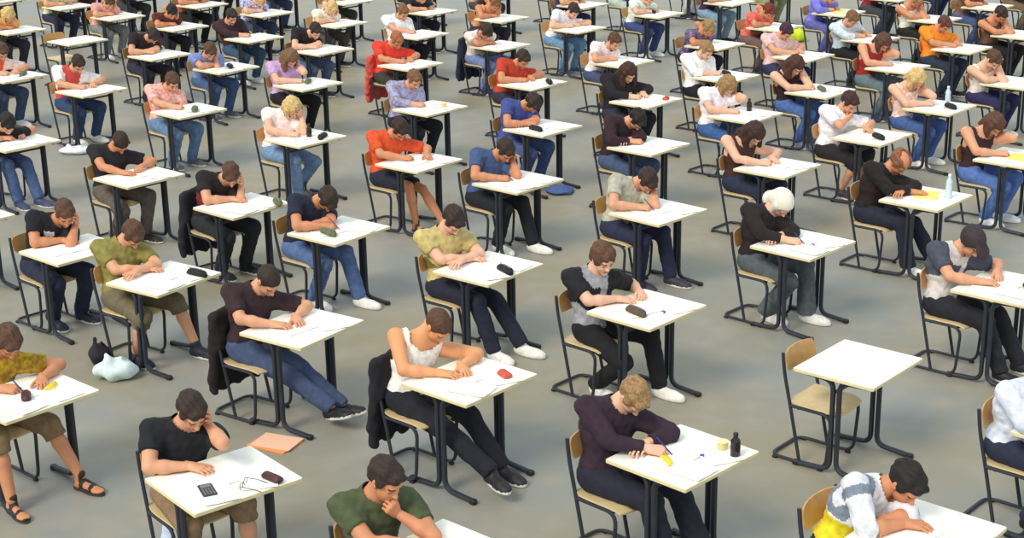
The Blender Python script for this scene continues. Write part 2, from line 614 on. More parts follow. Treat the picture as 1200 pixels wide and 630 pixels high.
def joints(P):
    s = P['size']
    J = {}
    pel = np.array([P['hx'], P['hy'], P['hz']])
    l1, l2, sd, tw = R_(P['lean']), R_(P['lean2']), R_(P['side']), R_(P['twist'])
    up1 = nrm((math.sin(l1), math.sin(sd), math.cos(l1)))
    up2 = nrm((math.sin(l2), math.sin(sd) * 1.3, math.cos(l2)))
    chest = pel + up1 * .25 * s
    nk = chest + up2 * .175 * s
    J['pel'], J['chest'], J['nk'] = pel, chest, nk
    lat1 = nrm(np.array([-math.sin(tw), math.cos(tw), 0]) - up2 * (np.array([-math.sin(tw), math.cos(tw), 0]) @ up2))
    lat0 = np.array([0, 1.0, 0])
    J['lat'] = lat1; J['lat0'] = lat0; J['up1'], J['up2'] = up1, up2
    for q, sg in (('R', -1), ('L', 1)):
        J['sh' + q] = nk + lat1 * sg * .186 * s - up2 * .050 * s + np.array([.012, 0, 0])
        J['hip' + q] = pel + lat0 * sg * .088 * s + np.array([0, 0, -.01])
    n = R_(P['neck'] + 9)
    nd = nrm((math.sin(n) * math.cos(R_(P['hyaw']) * .5), math.sin(n) * math.sin(R_(P['hyaw']) * .5) + math.sin(sd), math.cos(n)))
    J['head'] = nk + nd * .150 * s
    J['HR'] = rotm(R_(P['bow']), R_(P['hyaw'] + P['twist'] * .6), R_(P['hroll']))
    for q, sg in (('R', -1), ('L', 1)):
        mode = P[q]; sh = J['sh' + q]
        hd = J['head']; HR = J['HR']
        if mode in ('write', 'flat'):
            w = P['rw'] if q == 'R' else P['lw']
            wr = np.array([w[0], w[1], .785 if mode == 'write' else .778])
            el, wr = ik(sh, wr, .275 * s, .245 * s, (-.25, sg * 1.1, -.45))
            if el[2] < .79 and el[0] > -.37:
                el[2] = .79
            J['hx' + q] = nrm(nrm(wr - el) * .6 + np.array([.7, -sg * (.55 if mode == 'write' else .25), -.12])) if mode == 'write' else nrm((.8, -sg * .45, -.08))
            J['hz' + q] = np.array([0, sg * (.45 if mode == 'write' else .0), 1.0])
            hp = 'write' if mode == 'write' else 'flat'
        elif mode in ('face', 'brow', 'chin', 'top'):
            tgt = {'face': (.035, sg * .085, -.075), 'brow': (.075, sg * .075, -.02), 'chin': (.105, sg * .03, -.12), 'top': (.03, sg * .10, .045)}[mode]
            wr = hd + HR @ np.array(tgt) * s + np.array([0.01, 0, -.03])
            e0 = np.array([-.20, P['hy'] + sg * (.20 if mode != 'top' else .25), .785])
            pole = e0 - (sh + wr) / 2
            el, wr = ik(sh, wr, .275 * s, .245 * s, pole)
            J['hx' + q] = nrm(HR @ np.array({'face': (-.05, 0, 1), 'brow': (-.15, -sg * .35, 1), 'chin': (-.2, -sg * .6, .7), 'top': (-.5, -sg * .6, .5)}[mode]))
            J['hz' + q] = nrm(HR @ np.array({'face': (.2, sg * 1.0, 0), 'brow': (.9, sg * .6, 0), 'chin': (1, sg * .2, .1), 'top': (.3, sg * .6, .7)}[mode]))
            hp = 'fist' if mode in ('chin',) else 'open'
        elif mode == 'cross':
            wr = np.array([-.20, -sg * .10, .79]); el, wr = ik(sh, wr, .275 * s, .245 * s, (0, sg * .8, -.4))
            if el[2] < .79: el[2] = .79
            J['hx' + q] = nrm((.15, -sg * 1, -.05)); J['hz' + q] = np.array([0, 0, 1.0]); hp = 'flat'
        else:  # lap
            wr = pel + np.array([.24, sg * .10, .10]); el, wr = ik(sh, wr, .275 * s, .245 * s, (-.5, sg * .6, -.2))
            J['hx' + q] = nrm((.9, -sg * .3, -.3)); J['hz' + q] = np.array([0, sg * .3, 1.0]); hp = 'flat'
        J['el' + q], J['wr' + q], J['hp' + q] = el, wr, hp
    for q, sg in (('R', -1), ('L', 1)):
        f = P['fr'] if q == 'R' else P['fl']
        an = np.array([f[0], f[1], .095 if len(f) < 3 else f[2]])
        kn, an = ik(J['hip' + q], an, .43 * s, .41 * s, (.5, sg * .12, 1))
        J['kn' + q], J['an' + q] = kn, an
    return J


def xform(V, R, t):
    return V @ np.asarray(R).T + np.asarray(t)


def basis(x, z):
    x = nrm(x); z = nrm(np.asarray(z) - x * (np.asarray(z) @ x)); y = np.cross(z, x)
    return np.stack([x, y, z], 1)


def build_geo(P, near):
    J = joints(P)
    s = P['size']; fat = P['fat']
    res = .0115 if near else .018
    up1, up2, lat = J['up1'], J['up2'], J['lat']
    pel, chest, nk = J['pel'], J['chest'], J['nk']
    fw2 = np.cross(lat, up2); fw1 = np.cross(J['lat0'], up1)
    B2 = np.stack([fw2, lat, up2], 1); B1 = np.stack([fw1, J['lat0'], up1], 1)
    rr = nrm(J['shR'] - J['shL'])

    def torso(e):
        t = [('e', pel + up1 * .02, (.112 + e + fat, .160 + e + fat, .105 + e), B1),
             ('e', pel + up1 * .15 * s + fw1 * .008, (.102 + e + fat, .140 + e + fat, .15), B1),
             ('e', chest + up2 * .03, (.112 + e + fat * .6, .168 + e + fat * .5, .155 + e), B2),
             ('c', J['shR'] * .78 + J['shL'] * .22 + up2 * .01, J['shL'] * .78 + J['shR'] * .22 + up2 * .01, .060 + e, .060 + e)]
        return t

    def arm(q, e, cut=None, both=True):
        sh, el, wr = J['sh' + q], J['el' + q], J['wr' + q]
        out = [('c', sh, el, .056 * s + e, .041 * s + e)]
        if cut is not None and cut <= 1.0:
            d = nrm(el - sh); pnt = sh + (el - sh) * cut
            out = [('c', sh, el, .058 * s + e, .046 * s + e * 1.25, [(pnt, d)])]
            return out
        if cut is not None:
            d = nrm(wr - el); pnt = el + (wr - el) * (cut - 1)
            out.append(('c', el, wr, .043 * s + e, .030 * s + e, [(pnt, d)]))
            return out
        mid = el + (wr - el) * .35
        out += [('c', el, mid, .039 * s, .041 * s), ('c', mid, wr, .041 * s, .0255 * s)]
        return out

    def leg(q, e, cut=None):
        h, k, a = J['hip' + q], J['kn' + q], J['an' + q]
        mid = k + (a - k) * .35
        d = nrm(a - k)
        if cut is None:
            q_ = .014 if P['legs'] == 'long' else .002
            return [('c', h, k, .078 * s + fat * .5 - q_, .052 * s - q_), ('c', k, mid, .049 * s - q_, .054 * s - q_), ('c', mid, a, .054 * s - q_, .036 * s)]
        if cut < 1:       # shorts, open below the knee or above
            d2 = nrm(k - h)
            return [('c', h, k, .084 * s + e + fat * .5, .066 * s + e, [(h + (k - h) * cut, d2)])] if cut < .9 else \
                [('c', h, k, .084 * s + e + fat * .5, .064 * s + e), ('c', k, a, .064 * s + e, .07 * s, [(k + (a - k) * .22, d)])]
        flare = P.get('flare', 0)
        return [('c', h, k, .084 * s + e + fat * .5, .060 * s + e), ('c', k, a, .060 * s + e, .052 * s + e + flare, [(a + d * .02, d)])]

    nd = nrm(J['head'] - J['HR'] @ np.array([.02, 0, .04]) * s - nk)
    bod = torso(-.012) + [('c', nk - nd * .04, J['head'] - J['HR'] @ np.array([.02, 0, .04]) * s, .055 * s, .055 * s)]
    for q in 'RL':
        bod += arm(q, 0) + leg(q, 0)
    lo = np.full(3, 9.); hi = np.full(3, -9.)
    for p in bod:
        if p[0] == 'c':
            lo = np.minimum(lo, np.minimum(p[1], p[2])); hi = np.maximum(hi, np.maximum(p[1], p[2]))
        else:
            lo = np.minimum(lo, p[1] - .05); hi = np.maximum(hi, p[1] + .05)
    lo = lo - .16; hi = hi + .16
    lo[2] = max(lo[2], -.01)

    def solid(groups, wob=None):
        f = None
        for prims, k in groups:
            g = Field(lo, hi, res)
            for p in prims:
                g.add(p, k)
            if f is None:
                f = g
            else:
                f.D = smin(f.D, g.D, .012)
        if wob:
            f.wob(*wob)
        return f.nets()
    tor = torso(-.010) + [bod[4]]
    V, F = solid([(tor + arm('R', 0)[:1] + arm('L', 0)[:1], .05), (arm('R', 0), .02), (arm('L', 0), .02), (leg('R', 0), .02), (leg('L', 0), .02)])
    Vh, Fh, mh = head_geo()
    Vs, Fs, ms = [V, xform(Vh * s, J['HR'], J['head'])], [F, Fh + len(V)], [np.zeros(len(F), int), mh]
    n = len(V) + len(Vh)
    for q, sg in (('R', -1), ('L', 1)):
        Vk, Fk = hand_geo(J['hp' + q], near)
        Vk = Vk.copy() * s; Fk = Fk.copy()
        if q == 'L':
            Vk[:, 1] *= -1; Fk = Fk[:, ::-1]
        Bm = basis(J['hx' + q], J['hz' + q])
        Vs.append(xform(Vk, Bm, J['wr' + q])); Fs.append(Fk + n); ms.append(np.zeros(len(Fk), int)); n += len(Vk)
    out = {'J': J, 'body': (np.concatenate(Vs), np.concatenate(Fs), np.concatenate(ms))}
    # shirt
    e = .013
    hem = [(pel - up1 * .075, -up1)]
    if P['zone'] == 'tank':
        tp = torso(.009)
        V, F = solid([(tp, .045)], (.0022, 60, 5))
    else:
        tp = torso(e) + [('c', nk - nd * .04, nk + nd * .06, .072 * s, .066 * s)] + [x for q in 'RL' for x in arm(q, e, min(P['sleeve'], 1.0) if P['sleeve'] <= 1 else 1.0)[:1]]
        groups = [(tp, .045)]
        if P['sleeve'] > 1:
            groups += [(arm(q, .011, P['sleeve']), .02) for q in 'RL']
        V, F = solid(groups, (.0030, 48, 5))
    C = V[F].mean(1)
    keep = ((C - (pel - up1 * .085)) @ up1 > 0)
    # neck opening
    dn = C - nk
    ax = dn @ nd
    rad = np.linalg.norm(dn - np.outer(ax, nd), axis=1)
    keep &= ~((ax > (.028 if P['zone'] != 'tank' else -.045)) & (rad < (.095 if P['zone'] != 'tank' else .125) * s))
    if P['zone'] == 'tank':
        yy = (C - chest) @ lat
        keep &= ~((np.abs(yy) > .150) & ((C - pel) @ up1 > .24)) 
    F = F[keep]; C = C[keep]
    rel = C - pel
    u = rel @ up1; y = (C - chest) @ lat; fx = (C - chest) @ fw2

    def darm(q):
        a, b = J['sh' + q], J['el' + q]
        d = b - a; t = np.clip(((C - a) @ d) / (d @ d), 0, 1.3)
        return np.linalg.norm(C - a - t[:, None] * d, axis=1), t
    dR, tR = darm('R'); dL, tL = darm('L')
    isarm = ((dR < .085) & (tR > .06)) | ((dL < .085) & (tL > .06)) | (np.abs(y) > .17)
    mi = np.zeros(len(F), int)
    z = P['zone']
    if z == 'raglan':
        mi[isarm | ((np.abs(y) > .105) & (u > .2))] = 1
        mi[(~isarm) & (np.abs(y) < .045) & (fx > .05) & (np.abs(u - .26) < .035)] = 1
    elif z == 'logo':
        mi[(~isarm) & (np.abs(y + .03) < .055) & (fx > .05) & (np.abs(u - .30) < .022)] = 1
    elif z == 'vest':
        mi[(~isarm) & (np.abs(y) < .125)] = 1
    elif z == 'band':
        mi[u < .19] = 1
        mi[((dR < .09) & (np.abs(tR - .18) < .11)) | ((dL < .09) & (np.abs(tL - .18) < .11))] = 2
        mi[(u > .20) & (np.abs(y) > .115) & (np.abs(y) < .165) & (~((dR < .08) & (tR > .3)))] = 2
    elif z == 'mid':
        mi[(u > .14) & (u < .24) & (~isarm)] = 1
    out['shirt'] = (V, F, mi)
    # trousers
    tp = [('e', pel + up1 * .0, (.120 + fat, .168 + fat, .100), B1)]
    cutv = {'long': 2, 'shorts': .95, 'short': .8}[P['legs']]
    V, F = solid([(tp + leg('R', .012, cutv)[:1] + leg('L', .012, cutv)[:1], .04), (leg('R', .012, cutv), .02), (leg('L', .012, cutv), .02)], (.0035, 42, 9))
    C = V[F].mean(1)
    out['trousers'] = (V, F, np.zeros(len(F), int))
    return out


GEO = {}


def project(X, Y, Z):
    d = np.array([X, Y, Z - CAM_H]); z = d @ FW
    return 600 + CAM_F * (d @ CR) / z, 315 - CAM_F * (d @ CU) / z


def solve_head(P, target, x, y, ya):
    c, s = math.cos(ya), math.sin(ya)

    def err(v):
        Q = dict(P, lean=P['lean'] + v[0], lean2=P['lean2'] + v[0], side=P['side'] + v[1])
        h = joints(Q)['head']
        a = project(x + h[0] * c - h[1] * s, y + h[0] * s + h[1] * c, h[2])
        return np.array([a[0] - target[0], a[1] - target[1]])
    v = np.zeros(2)
    for _ in range(12):
        e = err(v)
        Jm = np.stack([(err(v + d) - e) / .5 for d in (np.array([.5, 0]), np.array([0, .5]))], 1)
        st = np.linalg.solve(Jm.T @ Jm + np.eye(2) * .02, -Jm.T @ e)
        v = np.clip(v + np.clip(st, -8, 8), (-30, -10), (26, 14))
    if DEBUG:
        print('SOLVE', target, 'lean', round(P['lean'] + v[0]), 'side', round(P['side'] + v[1]), 'err', err(v).round(1))
    return dict(P, lean=P['lean'] + v[0], lean2=P['lean2'] + v[0], side=P['side'] + v[1])


DEBUG = False


def person(name_who, px, py, yaw, P, sk, hairc, shirtc, trousc, shoec, near, key=None, at=None):
    """at = (x, y) desk centre"""
    P = dict(DEF, **P)
    if near or key is None or key not in GEO:
        g = build_geo(P, near)
        hx, hy = P['hx'], P['hy']
        off = np.array([hx, hy, 0])
        ms = {}
        for part in ('body', 'shirt', 'trousers'):
            V, F, mi = g[part]
            used = np.unique(F); remap = np.full(len(V), -1); remap[used] = np.arange(len(used))
            ms[part] = raw_mesh(part, V[used] - off, remap[F].astype(np.int32), [M_PAPER] * 4, mi)
        J = g['J']
        V, F = hair_geo(P['hair'])
        ms['hair'] = raw_mesh('hair', xform(V * P['size'], J['HR'], J['head'] - off), F, [M_PAPER])
        V, F, mi = shoe_geo(P['shoe'])
        for q, sg in (('R', -1), ('L', 1)):
            toe = R_(P['toe'] + sg * 8)
            an = J['an' + q]
            kn = J['kn' + q]
            Rz = np.array(Matrix.Rotation(toe, 3, 'Z'))
            tilt = P.get('tilt', 0)
            Rz = Rz @ np.array(Matrix.Rotation(-R_(tilt), 3, 'Y'))
            ms['shoe' + q] = raw_mesh('shoe', xform(V, Rz, (an[0] + .03, an[1], max(0.002, an[2] - .093)) - off), F, [M_PAPER] * 2, mi)
        if key is not None:
            GEO[key] = (ms, J, off)
        pack = (ms, J, off)
    else:
        pack = GEO[key]
    ms, J, off = pack
    x, y = at
    c, s = math.cos(yaw), math.sin(yaw)
    root = empty('person', (x + off[0] * c - off[1] * s, y + off[0] * s + off[1] * c, 0), yaw)

    def put(part, nm, mats, label=None):
        o = obj(nm, ms[part], root)
        for i, sl in enumerate(o.material_slots):
            sl.link = 'OBJECT'
            sl.material = mats[min(i, len(mats) - 1)]
        if label: o['label'] = label
        return o
    skin = mat('skin', sk, 0.62, 0.05, 12)
    hm = mat('hair' if P['hair'] not in ('cap', 'scarf') else 'head_cloth', hairc, 0.75, 0.30 if P['hair'] != 'scarf' else .06, 60, 0.3)
    put('body', 'body', [skin, M_LIP if sum(sk) > 420 else skin, M_EYE, hm])
    sc = [cloth(*x) if isinstance(x[0], tuple) else cloth(x) for x in shirtc]
    put('shirt', 'shirt' if P['zone'] != 'tank' else 'tank_top', sc)
    put('trousers', 'trousers' if P['legs'] == 'long' else 'shorts', [cloth(trousc)])
    put('hair', {'cap': 'cap', 'scarf': 'headscarf'}.get(P['hair'], 'hair'), [hm])
    sm = mat('shoe', shoec, 0.6, 0.1, 30)
    for q in 'RL':
        put('shoe' + q, 'shoe' if P['shoe'] != 'sandal' else 'sandal', [sm, M_SOLE] if P['shoe'] != 'sandal' else [skin, sm])
    tag(root, name_who, 'person', 'students bent over their exam papers')
    return root, J


# ------------------------------------------------------------------ desk and chair
DW, DD, DH = .713, .612, .74


def make_desk():
    root = empty('exam_desk', (0, 0, 0))
    b = MB(); b.slab((0, 0, DH - .0125), (DD, DW, .025), .012, .003, 0, 1)
    obj('tabletop', b.mesh('tabletop', [M_TOP, M_EDGE]), root)
    for sg in (-1, 1):
        y = sg * (DW / 2 - .065)
        b = MB()
        for s2 in (-1, 1):
            path = bend([(s2 * .235, y, DH - .035), (s2 * .024, y, DH - .045), (s2 * .024, y, .035), (s2 * .285, y, .019)], .075, 6)
            b.tube(path, .0185, 8, 0, flat=1.1)
            b.slab((s2 * .285, y, .017), (.05, .046, .034), .014, .006, 1)
        obj('leg', b.mesh('desk_leg', [M_FRAME, M_CAP], True), root)
    b = MB()
    for x in (-.15, .15):
        b.tube([(x, -(DW / 2 - .065), DH - .040), (x, DW / 2 - .065, DH - .040)], .0135, 8)
    b.tube([(0, -(DW / 2 - .065), DH - .12), (0, DW / 2 - .065, DH - .12)], .0125, 8)
    obj('crossbar', b.mesh('desk_crossbar', [M_FRAME], True), root)
    return root


def curved_panel(b, cx, w, h, z0, bow, t, lean, mi=0, seg=9, rows=7):
    """backrest: a bent plywood panel with rounded corners"""
    V = []
    for side in (0, 1):
        for j in range(rows):
            v = j / (rows - 1)
            for i in range(seg):
                uu = 2 * i / (seg - 1) - 1
                vv = 2 * v - 1
                hw = w / 2 * (1 - .10 * abs(vv) ** 4)
                zz = z0 + h * (v - .5) * (1 - .12 * abs(uu) ** 4)
                V.append((cx - bow * (1 - uu * uu) + lean * (v - .5) + (t if side else 0), hw * uu, zz))
    n = seg * rows
    F = []
    for j in range(rows - 1):
        for i in range(seg - 1):
            a = j * seg + i
            F.append([a, a + 1, a + seg + 1, a + seg][::-1])
            F.append([n + a, n + a + 1, n + a + seg + 1, n + a + seg])
    ring = [i for i in range(seg)] + [j * seg + seg - 1 for j in range(1, rows)] + [(rows - 1) * seg + i for i in range(seg - 2, -1, -1)] + [j * seg for j in range(rows - 2, 0, -1)]
    for k in range(len(ring)):
        a, c = ring[k], ring[(k + 1) % len(ring)]
        F.append([a, c, n + c, n + a])
    b.add(V, F, mi)


def make_chair():
    root = empty('school_chair', (0, 0, 0))
    # seat: dished ply
    b = MB()
    seg, rows = 11, 11
    V = []
    for side in (0, 1):
        for j in range(rows):
            vy = 2 * j / (rows - 1) - 1
            for i in range(seg):
                ux = 2 * i / (seg - 1) - 1
                x = .195 * ux * (1 - .06 * abs(vy) ** 4); y = .200 * vy * (1 - .08 * abs(ux) ** 4)
                z = .452 - .012 * (1 - vy * vy) - (.022 * max(0, ux - .5) ** 2 * 4) + (.014 * max(0, -ux - .5) ** 2 * 4) - (.011 if side == 0 else 0)
                V.append((x, y, z))
    n = seg * rows; F = []
    for j in range(rows - 1):
        for i in range(seg - 1):
            a = j * seg + i
            F.append([a, a + 1, a + seg + 1, a + seg][::-1]); F.append([n + a, n + a + 1, n + a + seg + 1, n + a + seg])
    ring = [i for i in range(seg)] + [j * seg + seg - 1 for j in range(1, rows)] + [(rows - 1) * seg + i for i in range(seg - 2, -1, -1)] + [j * seg for j in range(rows - 2, 0, -1)]
    for k in range(len(ring)):
        a, c = ring[k], ring[(k + 1) % len(ring)]
        F.append([a, c, n + c, n + a])
    b.add(V, F, 0)
    obj('seat', b.mesh('chair_seat', [M_SEAT], True), root)
    b = MB()
    curved_panel(b, -.216, .380, .150, .735, .028, .010, -.030)
    obj('backrest', b.mesh('chair_backrest', [M_BACK], True), root)
    # floor runner loop with the front legs, one bent tube
    b = MB()
    w = .195
    pts = [(-.17, -w, .425), (.16, -w, .425), (.13, -w, .019), (-.31, -w, .019), (-.31, w, .019), (.13, w, .019), (.16, w, .425), (-.17, w, .425)]
    b.tube(bend(pts, .085, 6), .0125, 8)
    for s2 in (-1, 1):
        b.tube(bend([(-.238, s2 * w, .800), (-.222, s2 * w, .66), (-.165, s2 * w, .425), (-.075, s2 * w, .022)], .10, 5), .0125, 8)
    b.tube([(-.10, -w, .418), (-.10, w, .418)], .010, 8)
    b.tube([(.12, -w, .416), (.12, w, .416)], .010, 8)
    obj('frame', b.mesh('chair_frame', [M_FRAME], True), root)
    for s2 in (-1, 1):
        for x in (-.27, .09):
            b = MB(); b.slab((x, s2 * w, .009), (.04, .03, .018), .01, .003)
            obj('glide', b.mesh('chair_glide', [M_CAP]), root)
    return root


def copy_thing(src, loc, rz):
    r = src.copy(); col.objects.link(r); r.location = loc; r.rotation_euler = (0, 0, rz)
    for ch in src.children:
        c = ch.copy(); col.objects.link(c); c.parent = r
    return r


desk0, chair0 = make_desk(), make_chair()
FIRST = {'desk': True, 'chair': True}


def take(kind, src, loc, rz):
    if FIRST[kind]:
        FIRST[kind] = False
        src.location = loc; src.rotation_euler = (0, 0, rz)
        return src
    return copy_thing(src, loc, rz)


# ------------------------------------------------------------------ floor
def make_floor():
    me = raw_mesh('floor', [(-60, -20, 0), (60, -20, 0), (60, 90, 0), (-60, 90, 0)], [[0, 1, 2, 3]], [], smooth=False)
    m = bpy.data.materials.new('worn_grey_floor'); m.use_nodes = True
    nt = m.node_tree; b = nt.nodes['Principled BSDF']
    b.inputs['Roughness'].default_value = .5
    tc = nt.nodes.new('ShaderNodeTexCoord')
    def noise(scale, detail=4):
        n = nt.nodes.new('ShaderNodeTexNoise'); n.inputs['Scale'].default_value = scale; n.inputs['Detail'].default_value = detail
        nt.links.new(tc.outputs['Object'], n.inputs['Vector']); return n
    def mix(f, a, c2):
        mx = nt.nodes.new('ShaderNodeMix'); mx.data_type = 'RGBA'
        nt.links.new(f, mx.inputs[0])
        for k, v in ((6, a), (7, c2)):
            if isinstance(v, tuple): mx.inputs[k].default_value = (*lin(v), 1)
            else: nt.links.new(v, mx.inputs[k])
        return mx.outputs[2]
    def ramp(n, a, c2):
        r = nt.nodes.new('ShaderNodeMapRange'); r.inputs[1].default_value = a; r.inputs[2].default_value = c2
        nt.links.new(n.outputs['Fac'], r.inputs[0]); return r.outputs[0]
    c1 = mix(ramp(noise(.55), .38, .62), FLOOR_A, FLOOR_B)
    c2 = mix(ramp(noise(3.2, 6), .45, .75), c1, FLOOR_C)
    nt.links.new(c2, b.inputs['Base Color'])
    bp = nt.nodes.new('ShaderNodeBump'); bp.inputs['Strength'].default_value = .1; bp.inputs['Distance'].default_value = .004
    nt.links.new(noise(40).outputs['Fac'], bp.inputs['Height']); nt.links.new(bp.outputs['Normal'], b.inputs['Normal'])
    me.materials.append(m)
    o = obj('floor', me); o['kind'] = 'structure'
    return o


FLOOR_A, FLOOR_B, FLOOR_C = (141, 144, 140), (149, 141, 118), (157, 151, 137)
make_floor()

# ------------------------------------------------------------------ small things
def place(x, y, yaw, lx, ly):
    c, s = math.cos(yaw), math.sin(yaw)
    return x + lx * c - ly * s, y + lx * s + ly * c


def thing(name, b, mats, x, y, z, rz, label, cat, group=None, smooth=True):
    o = obj(name, b.mesh(name, mats, smooth))
    o.location = (x, y, z); o.rotation_euler = (0, 0, rz)
    return tag(o, label, cat, group)


SHEET = {}


def sheet(kind):
    if kind not in SHEET:
        b = MB()
        w, h = {'a4': (.297, .21), 'a3': (.297, .42)}[kind]
        n = 7; V = []
        rs = random.Random(kind)
        for side in (0, 1):
            for i in range(n):
                for j in range(n):
                    u, v = i / (n - 1) - .5, j / (n - 1) - .5
                    zz = .0025 + .0035 * (abs(u) * 2) ** 3 * (abs(v) * 2) + (.004 * math.exp(-(v * 9) ** 2) if kind == 'a3' else 0)
                    V.append((u * w, v * h, zz - (.0022 if side == 0 else 0)))
        F = []
        for i in range(n - 1):
            for j in range(n - 1):
                a = i * n + j
                F.append([a, a + 1, a + n + 1, a + n]); F.append([n * n + a, n * n + a + n, n * n + a + n + 1, n * n + a + 1])
        ring = [j for j in range(n)] + [i * n + n - 1 for i in range(1, n)] + [(n - 1) * n + j for j in range(n - 2, -1, -1)] + [i * n for i in range(n - 2, 0, -1)]
        for k in range(len(ring)):
            a, c = ring[k], ring[(k + 1) % len(ring)]
            F.append([a, n * n + a, n * n + c, c])
        b.add(V, F, 0)
        SHEET[kind] = b.mesh('paper', [M_PAPER], True)
    return SHEET[kind]


ITEM = {}


def item_mesh(kind):
    """returns (name, category, parts [(part name, mesh)]) ; origin on the desk surface, long axis along y"""
    if kind in ITEM:
        return ITEM[kind]
    if kind in ('pencil_case', 'green_case', 'brown_case'):
        b = MB()
        colr = {'pencil_case': (28, 28, 32), 'green_case': (96, 104, 74), 'brown_case': (88, 74, 60)}[kind]
        rings = []
        for i in range(9):
            t = i / 8; y = (t - .5) * .21
            r = .033 * (1 - abs(2 * t - 1) ** 5 * .55)
            rings.append((0, y, .031, r))
        V = []; F = []
        for (x, y, z, r) in rings:
            for k in range(12):
                a = 2 * math.pi * k / 12
                V.append((x + r * 1.25 * math.cos(a), y, .001 + r * .92 + r * .92 * math.sin(a)))
        for i in range(8):
            for k in range(12):
                k2 = (k + 1) % 12
                F.append([i * 12 + k, i * 12 + k2, (i + 1) * 12 + k2, (i + 1) * 12 + k])
        F.append(list(range(12))[::-1]); F.append([96 + k for k in range(12)])
        b.add(V, F)
        z = MB(); z.tube([(0, -.09, .060), (0, 0, .0625), (0, .09, .060)], .003, 6)
        z.slab((0, .075, .064), (.008, .02, .004), .002, .001)
        ITEM[kind] = ('pencil_case', 'pencil case', [(None, b.mesh('pencil_case', [mat('case_cloth', colr, .8, .2, 40)], True)), ('zip', z.mesh('zip', [mat('zip_metal', (150, 150, 150), .4)]))])
    elif kind == 'calculator':
        b = MB(); b.slab((0, 0, .008), (.085, .165, .016), .010, .004)
        s = MB(); s.slab((.0, .050, .0165), (.062, .035, .002), .003, .0008)
        k_ = MB()
        for i in range(4):
            for j in range(5):
                k_.slab((-.026 + i * .0175, -.062 + j * .019, .0175), (.012, .012, .004), .003, .001)
        ITEM[kind] = ('calculator', 'calculator', [(None, b.mesh('calculator', [mat('calculator_shell', (58, 60, 62), .5)])), ('screen', s.mesh('screen', [mat('lcd', (128, 138, 128), .3)])), ('keypad', k_.mesh('keypad', [mat('keys', (120, 122, 126), .5)]))])
    elif kind in ('bottle', 'dark_bottle'):
        b = MB(); c = (205, 220, 235) if kind == 'bottle' else (40, 30, 28)
        sc = 1 if kind == 'bottle' else .62
        b.lathe((0, 0, 0), [(.026, 0), (.031, .006), (.031, .12 * sc), (.029, .13 * sc), (.031, .14 * sc), (.030, .165 * sc), (.014, .200 * sc), (.013, .215 * sc)], 14)
        k_ = MB(); k_.lathe((0, 0, .214 * sc), [(.015, 0), (.0155, .004), (.0155, .018), (.014, .020)], 14)
        ITEM[kind] = ('water_bottle' if kind == 'bottle' else 'drink_bottle', 'bottle', [(None, b.mesh('bottle', [mat('bottle_plastic', c, .2)], True)), ('cap', k_.mesh('cap', [mat('bottle_cap', (235, 235, 240) if kind == 'bottle' else (30, 30, 30), .5)], True))])
    elif kind == 'banana':
        b = MB(); pts = [(.03 * math.cos(a) * 2, .075 * math.sin(a) * 1.1, .02) for a in [(-.95 + 1.9 * i / 8) for i in range(9)]]
        b.tube(pts, [.006, .014, .018, .0195, .020, .0195, .018, .013, .005], 8)
        ITEM[kind] = ('banana', 'fruit', [(None, b.mesh('banana', [mat('yellow_peel', (232, 205, 60), .5, .1, 20)], True))])
    elif kind == 'yogurt':
        b = MB(); b.lathe((0, 0, 0), [(.026, 0), (.029, .004), (.036, .055), (.038, .058)], 18)
        l = MB(); l.lathe((0, 0, .058), [(.039, 0), (.039, .002), (.030, .004)], 18)
        ITEM[kind] = ('snack_tub', 'tub', [(None, b.mesh('tub', [mat('cream_tub', (226, 205, 140), .5)], True)), ('lid', l.mesh('lid', [mat('tub_lid', (240, 225, 170), .4)], True))])
    elif kind == 'glasses_case':
        b = MB(); b.slab((0, 0, .021), (.065, .16, .042), .030, .016)
        ITEM[kind] = ('glasses_case', 'case', [(None, b.mesh('glasses_case', [mat('maroon_case', (70, 32, 36), .5)], True))])
    elif kind == 'glasses':
        b = MB()
        for sg in (-1, 1):
            ring = [(.0 + .0, sg * .033 + .025 * math.cos(a), .022 + .019 * math.sin(a)) for a in [2 * math.pi * i / 14 for i in range(14)]]
            b.tube(ring, .0022, 6, closed=True)
            b.tube([(0, sg * .060, .03), (.06, sg * .062, .024), (.13, sg * .058, .006)], .0024, 6)
        b.tube([(0, -.009, .028), (.002, 0, .031), (0, .009, .028)], .002, 6)
        ITEM[kind] = ('spectacles', 'glasses', [(None, b.mesh('spectacles', [mat('spectacle_frame', (40, 48, 62), .4)], True))])
    elif kind == 'eraser':
        b = MB(); b.slab((0, 0, .008), (.022, .05, .016), .004, .003)
        s = MB(); s.slab((0, -.008, .0082), (.0235, .030, .0175), .002, .001)
        ITEM[kind] = ('eraser', 'eraser', [(None, b.mesh('eraser', [mat('eraser_rubber', (240, 240, 240), .8)])), ('sleeve', s.mesh('sleeve', [mat('eraser_sleeve', (60, 84, 160), .6)]))])
    elif kind == 'red_case':
        b = MB(); b.slab((0, 0, .022), (.075, .13, .044), .030, .018)
        ITEM[kind] = ('red_pouch', 'pouch', [(None, b.mesh('pouch', [mat('red_pouch', (196, 86, 66), .8, .15, 40)], True))])
    elif kind == 'yellow_pad':
        b = MB(); b.slab((0, 0, .006), (.21, .297, .012), .003, .002)
        ITEM[kind] = ('yellow_notepad', 'notepad', [(None, b.mesh('notepad', [mat('yellow_pad', (244, 226, 120), .8)]))])
    return ITEM[kind]


